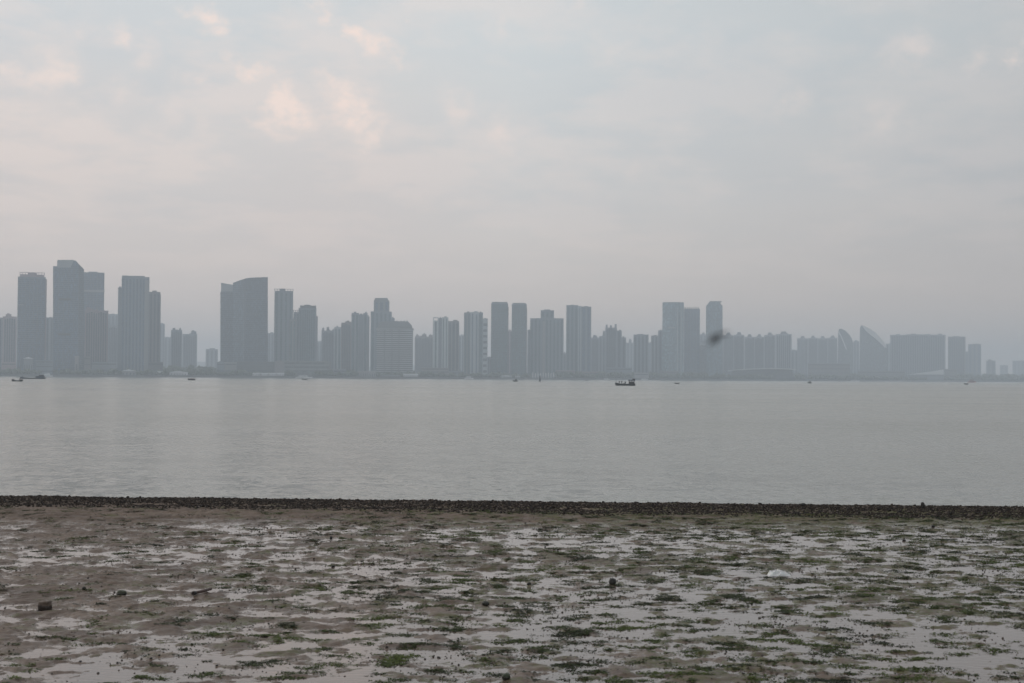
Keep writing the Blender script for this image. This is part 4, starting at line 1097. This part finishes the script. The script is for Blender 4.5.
for a_, b_ in (((0, 0, 1.5*u), (16*u, 1.5*u, 6.0*u)), ((-1*u, 0, 0), (-7*u, 2*u, -7.5*u))):
    A, B = Vector(a_), Vector(b_); d = B-A; nrm = Vector((-d.z, 0, d.x)).normalized()
    pts = [A, A+d*0.3+nrm*1.6*u, A+d*0.7+nrm*1.8*u, B, A+d*0.7-nrm*1.0*u, A+d*0.3-nrm*1.0*u]
    V = [tuple(q_) for q_ in pts]+[(q_.x, q_.y+0.0002, q_.z) for q_ in pts]
    MB().add(V, [(0, 1, 2, 3, 4, 5), (11, 10, 9, 8, 7, 6)]+[(i, 6+i, 6+(i+1) % 6, (i+1) % 6) for i in range(6)]).build('wing', plain('dusky_wing', (0.04, 0.04, 0.045), 0.5), r)
for k_ in (-2, 0, 2):
    MB().tube((k_*u, 0, -1*u), ((k_-2)*u, 0.5*u, -5*u), 0.3*u, 0.15*u, 5).build('leg', bk, r)

# ================================================================== HAZE
HD = 0.00026
hb = MB().box(-8000, 8000, -600, 10000, -4.2, 212).build('haze', bpy.data.materials.new('haze_air'))
hm = hb.data.materials[0]; hm.use_nodes = True; nt = hm.node_tree
nt.nodes.clear(); out = N(nt, 'ShaderNodeOutputMaterial'); pv = N(nt, 'ShaderNodeVolumePrincipled')
pv.inputs['Color'].default_value = (0.81, 0.905, 1.0, 1); pv.inputs['Density'].default_value = HD; pv.inputs['Anisotropy'].default_value = 0.2
nt.links.new(pv.outputs[0], out.inputs['Volume']); tag(hb, kind='stuff')

# ================================================================== SKY AND LIGHT
SUN_AZ, SUN_EL = R(-62), R(32)
w = bpy.data.worlds.new('World'); SC.world = w; w.use_nodes = True; nt = w.node_tree
bg = nt.nodes['Background']; bg.inputs['Strength'].default_value = 0.1
sky = N(nt, 'ShaderNodeTexSky', sky_type='NISHITA'); sky.sun_disc = False; sky.sun_elevation = SUN_EL; sky.sun_rotation = SUN_AZ
sky.air_density = 1.5; sky.dust_density = 6
tc = N(nt, 'ShaderNodeTexCoord'); G = tc.outputs['Generated']
sp = N(nt, 'ShaderNodeSeparateXYZ'); nt.links.new(G, sp.inputs[0])
x_, y_, z_ = sp.outputs
zc = math_n(nt, 'MAXIMUM', z_, 0.0)
# cloud deck coordinates: project the direction on a flat layer
den = math_n(nt, 'ADD', zc, 0.12)
cv = N(nt, 'ShaderNodeCombineXYZ')
nt.links.new(math_n(nt, 'DIVIDE', x_, den), cv.inputs[0]); nt.links.new(math_n(nt, 'DIVIDE', y_, den), cv.inputs[1])
CL = cv.outputs[0]
elev = ramp_n(nt, zc, [(0.0, (0.700, 0.590, 0.525)), (0.05, (0.680, 0.600, 0.560)), (0.12, (0.635, 0.625, 0.630)), (0.22, (0.630, 0.665, 0.690)), (0.6, (0.62, 0.65, 0.68)), (1.0, (0.52, 0.55, 0.58))])
side = ramp_n(nt, math_n(nt, 'MULTIPLY_ADD', x_, 1.0, 0.5), [(0.0, (0.93, 0.95, 0.97)), (0.18, (0.96, 0.95, 0.96)), (0.5, (0.98, 0.98, 0.98)), (0.85, (0.735, 0.745, 0.76)), (1.0, (0.66, 0.675, 0.69))])
base = mixc(nt, 1.0, elev, side, 'MULTIPLY')
# soft grey mottling of the deck
m1 = noise_n(nt, CL, 0.9, 6, 0.55); m2 = noise_n(nt, vmul(nt, CL, (1.0, 0.8, 1)), 2.2, 6, 0.6)
fade = ramp_n(nt, zc, [(0.02, 0.0), (0.14, 1.0)])
mot = math_n(nt, 'MULTIPLY', ramp_n(nt, m1, [(0.35, 0.0), (0.65, 1.0)]), fade)
base = mixc(nt, math_n(nt, 'MULTIPLY', mot, 0.8), base, mixc(nt, 1.0, base, (0.84, 0.90, 0.95), 'MULTIPLY'))
# broad pink glow at left
def blob(px, py, rad):
    d = ray(px, py).normalized()
    n_ = N(nt, 'ShaderNodeVectorMath', operation='DISTANCE'); nt.links.new(G, n_.inputs[0]); n_.inputs[1].default_value = d
    return math_n(nt, 'EXPONENT', math_n(nt, 'MULTIPLY', math_n(nt, 'POWER', math_n(nt, 'DIVIDE', n_.outputs['Value'], rad), 2.0), -1.0))
glow = math_n(nt, 'MULTIPLY', math_n(nt, 'ADD', blob(20, 195, 0.085), blob(330, 215, 0.09), clamp=True), 0.5)
base = mixc(nt, glow, base, (0.665, 0.59, 0.575))
# bright peach breaks
wob = noise_n(nt, vmul(nt, G, (30, 30, 40)), 1.0, 5, 0.6, out=1)
ws = N(nt, 'ShaderNodeVectorMath', operation='SUBTRACT'); nt.links.new(wob, ws.inputs[0]); ws.inputs[1].default_value = (0.5, 0.5, 0.5)
wa = N(nt, 'ShaderNodeVectorMath', operation='ADD'); nt.links.new(G, wa.inputs[0]); nt.links.new(vmul(nt, ws.outputs[0], (0.05, 0.05, 0.035)), wa.inputs[1])
GW = wa.outputs[0]
def puff(px, py, rad):
    d = ray(px, py).normalized()
    n_ = N(nt, 'ShaderNodeVectorMath', operation='DISTANCE'); nt.links.new(GW, n_.inputs[0]); n_.inputs[1].default_value = d
    q_ = math_n(nt, 'MULTIPLY', n_.outputs['Value'], 1.12/rad)
    return math_n(nt, 'EXPONENT', math_n(nt, 'MULTIPLY', math_n(nt, 'MULTIPLY', q_, q_), -1.0))
tot = None
for (px, py, rad, k_) in ((204, 19, .008, .9), (217, 25, .008, .7), (85, 23, .009, .5), (116, 34, .008, .7), (148, 52, .011, .5), (325, 18, .009, .9), (355, 38, .008, .9), (371, 47, .011, 1.0), (392, 62, .007, .7), (410, 30, .007, .5),
                          (226, 56, .009, .5), (250, 72, .010, 1.0), (268, 82, .007, .7), (283, 93, .014, .8), (290, 113, .014, .7), (268, 116, .01, .7), (310, 120, .012, .6), (322, 80, .008, .7), (345, 98, .016, .8), (355, 122, .016, .8), (366, 146, .012, .6),
                          (196, 78, .011, .6), (8, 77, .012, .6), (38, 83, .012, .6), (60, 75, .008, .6), (120, 92, .013, .4), (170, 110, .012, .4), (210, 133, .011, .5), (150, 137, .010, .4), (60, 128, .018, .35), (455, 108, .012, .5), (500, 137, .016, .6), (500, 25, .012, .4), (50, 50, .014, .4),
                          (586, 9, .012, .4), (610, 47, .015, .3), (670, 95, .02, .3), (707, 53, .02, .2), (786, 100, .014, .35), (902, 53, .016, .4), (971, 61, .010, .5), (1019, 55, .010, .8), (876, 127, .02, .35), (638, 169, .015, .3)):
    bb = math_n(nt, 'MULTIPLY', puff(px, py, rad), k_)
    tot = bb if tot is None else math_n(nt, 'ADD', tot, bb)
m3 = noise_n(nt, vmul(nt, G, (60, 60, 90)), 1.0, 5, 0.62)
pk = math_n(nt, 'MULTIPLY', tot, ramp_n(nt, m3, [(0.35, 0.35), (0.60, 1.0)]), clamp=True)
pk2 = math_n(nt, 'MULTIPLY', math_n(nt, 'MULTIPLY', ramp_n(nt, m2, [(0.45, 0.0), (0.58, 0.38)]), fade), ramp_n(nt, math_n(nt, 'ADD', x_, 0.5), [(0.3, 1.0), (0.75, 0.4)]))
base = mixc(nt, math_n(nt, 'MAXIMUM', pk, pk2), base, (0.86, 0.725, 0.675))
ten = mixc(nt, 1.0, base, (11.45, 11.2, 10.85), 'MULTIPLY')
for n_ in nt.nodes:
    if n_.type == 'MIX': n_.clamp_result = False
nt.links.new(mixc(nt, 0.94, sky.outputs[0], ten), bg.inputs['Color'])

sd = Vector((math.sin(SUN_AZ)*math.cos(SUN_EL), math.cos(SUN_AZ)*math.cos(SUN_EL), math.sin(SUN_EL)))
sl = bpy.data.lights.new('sun', 'SUN'); so = bpy.data.objects.new('sun', sl); COL.objects.link(so)
sl.energy = 0.8; sl.angle = R(40); sl.color = (1.0, 0.92, 0.86)
so.rotation_euler = (-sd).to_track_quat('-Z', 'Y').to_euler()

# ================================================================== RENDER
for o in bpy.data.objects:
    if 'px' in o: del o['px']
SC.render.engine = 'CYCLES'
SC.cycles.volume_bounces = 1
SC.cycles.max_bounces = 6
SC.view_settings.view_transform = 'Standard'; SC.view_settings.look = 'None'
SC.view_settings.exposure = 0.06; SC.view_settings.gamma = 1.0
